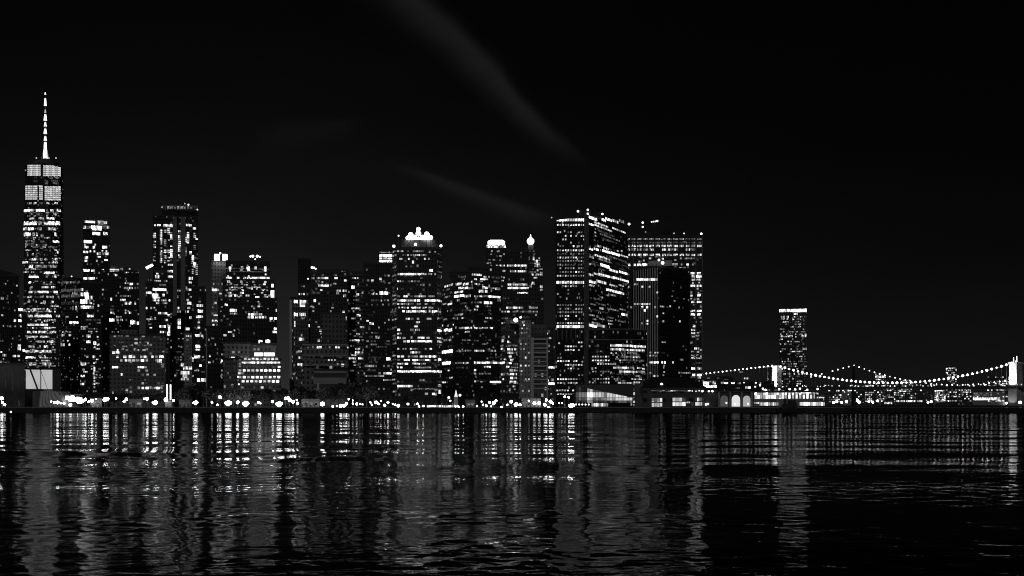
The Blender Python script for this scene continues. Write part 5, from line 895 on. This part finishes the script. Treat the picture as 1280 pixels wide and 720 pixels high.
def streak(p0, p1, w0, w1, gain, soft=2.0, ang=0):
    """a thin cirrus streak along the great circle between two sky directions"""
    a = Vector(((p0[0] - CX) / F, 1, (HY - p0[1]) / F)).normalized(); c = Vector(((p1[0] - CX) / F, 1, (HY - p1[1]) / F)).normalized()
    n = a.cross(c).normalized(); t = (c - a * a.dot(c)).normalized(); L = math.acos(a.dot(c))
    nz = N(nt, 'ShaderNodeTexNoise'); nz.inputs['Scale'].default_value = 9; nz.inputs['Detail'].default_value = 5; nt.links.new(D, nz.inputs['Vector'])
    dn = V3('DOT_PRODUCT', D, n).outputs['Value']; al = math_(nt, 'DIVIDE', V3('DOT_PRODUCT', D, t).outputs['Value'], L)
    dn = math_(nt, 'ADD', dn, math_(nt, 'MULTIPLY', math_(nt, 'SUBTRACT', nz.outputs[0], .5), w0 * 1.5))
    wid = math_(nt, 'MAXIMUM', math_(nt, 'ADD', w0, math_(nt, 'MULTIPLY', al, w1 - w0)), .001)
    q = math_(nt, 'DIVIDE', dn, wid)
    # sharper on one side, feathered on the other
    neg = math_(nt, 'LESS_THAN', q, 0); q = math_(nt, 'MULTIPLY', q, math_(nt, 'ADD', 1.0, math_(nt, 'MULTIPLY', neg, soft - 1)))
    g = math_(nt, 'POWER', 2.718, math_(nt, 'MULTIPLY', math_(nt, 'MULTIPLY', q, q), -1))
    e0 = N(nt, 'ShaderNodeMapRange', interpolation_type='SMOOTHSTEP'); nt.links.new(al, e0.inputs[0]); e0.inputs[1].default_value = -.25; e0.inputs[2].default_value = .25
    e1 = N(nt, 'ShaderNodeMapRange', interpolation_type='SMOOTHSTEP'); nt.links.new(al, e1.inputs[0]); e1.inputs[1].default_value = 1.08; e1.inputs[2].default_value = .7
    return math_(nt, 'MULTIPLY', math_(nt, 'MULTIPLY', g, math_(nt, 'MULTIPLY', e0.outputs[0], e1.outputs[0])), gain)
cl = math_(nt, 'ADD', streak((455, -80), (722, 205), .021, .007, .0072), math_(nt, 'ADD', streak((520, 216), (700, 280), .006, .010, .0048), streak((330, 165), (455, 158), .016, .008, .0016)))
vz = N(nt, 'ShaderNodeTexNoise'); vz.inputs['Scale'].default_value = 4; vz.inputs['Detail'].default_value = 4; mp = N(nt, 'ShaderNodeMapping'); mp.inputs['Scale'].default_value = (1, 1, 3.5); nt.links.new(D, mp.inputs[0]); nt.links.new(mp.outputs[0], vz.inputs['Vector'])
veil = math_(nt, 'ADD', .7, math_(nt, 'MULTIPLY', vz.outputs[0], .6))
SKYK = .004
# light pollution over the city: strongest low above the dense left half, fading with height
sd = N(nt, 'ShaderNodeSeparateXYZ'); nt.links.new(D, sd.inputs[0])
az = math_(nt, 'ARCTAN2', sd.outputs[0], sd.outputs[1]); aq = math_(nt, 'DIVIDE', math_(nt, 'ADD', az, .27), .34)
A_ = math_(nt, 'ADD', .007, math_(nt, 'MULTIPLY', math_(nt, 'POWER', 2.718, math_(nt, 'MULTIPLY', math_(nt, 'MULTIPLY', aq, aq), -1)), .02))
el = math_(nt, 'MAXIMUM', sd.outputs[2], 0.0)
airglow = math_(nt, 'MULTIPLY', A_, math_(nt, 'POWER', 2.718, math_(nt, 'DIVIDE', el, -.093)))
tot = math_(nt, 'ADD', math_(nt, 'MULTIPLY', math_(nt, 'ADD', math_(nt, 'MULTIPLY', bw.outputs[0], SKYK), airglow), veil), cl)
nt.links.new(tot, bg.inputs['Color']); bg.inputs['Strength'].default_value = 1.0; nt.links.new(bg.outputs[0], out.inputs[0])
sun = bpy.data.lights.new('city_glow_fill', 'SUN'); sun.energy = .2; sun.angle = math.radians(.5); so = bpy.data.objects.new('city_glow_fill', sun); COL.objects.link(so)  # unseen sun lamp added to stand in for city glow on the facades
dirn = Vector((.03, .9, -.42)); so.rotation_euler = dirn.to_track_quat('-Z', 'Y').to_euler()
cam = bpy.data.cameras.new('camera'); co = bpy.data.objects.new('camera', cam); COL.objects.link(co); co.location = EYE; co.rotation_euler = (math.pi / 2, 0, 0)
cam.sensor_width = 36; cam.lens = F / 1280 * 36; cam.shift_y = (HY - 360) / 1280; cam.clip_start = .5; cam.clip_end = 20000; S.camera = co
S.view_settings.view_transform = 'Standard'; S.view_settings.look = 'None'; S.view_settings.exposure = 0; S.view_settings.gamma = 1
S.render.engine = 'CYCLES'; c = S.cycles; c.use_denoising = True; c.max_bounces = 4; c.diffuse_bounces = 1; c.glossy_bounces = 2; c.transmission_bounces = 1; c.sample_clamp_indirect = 30; c.use_light_tree = True; c.filter_width = 1.0; c.use_adaptive_sampling = True; c.adaptive_threshold = .01
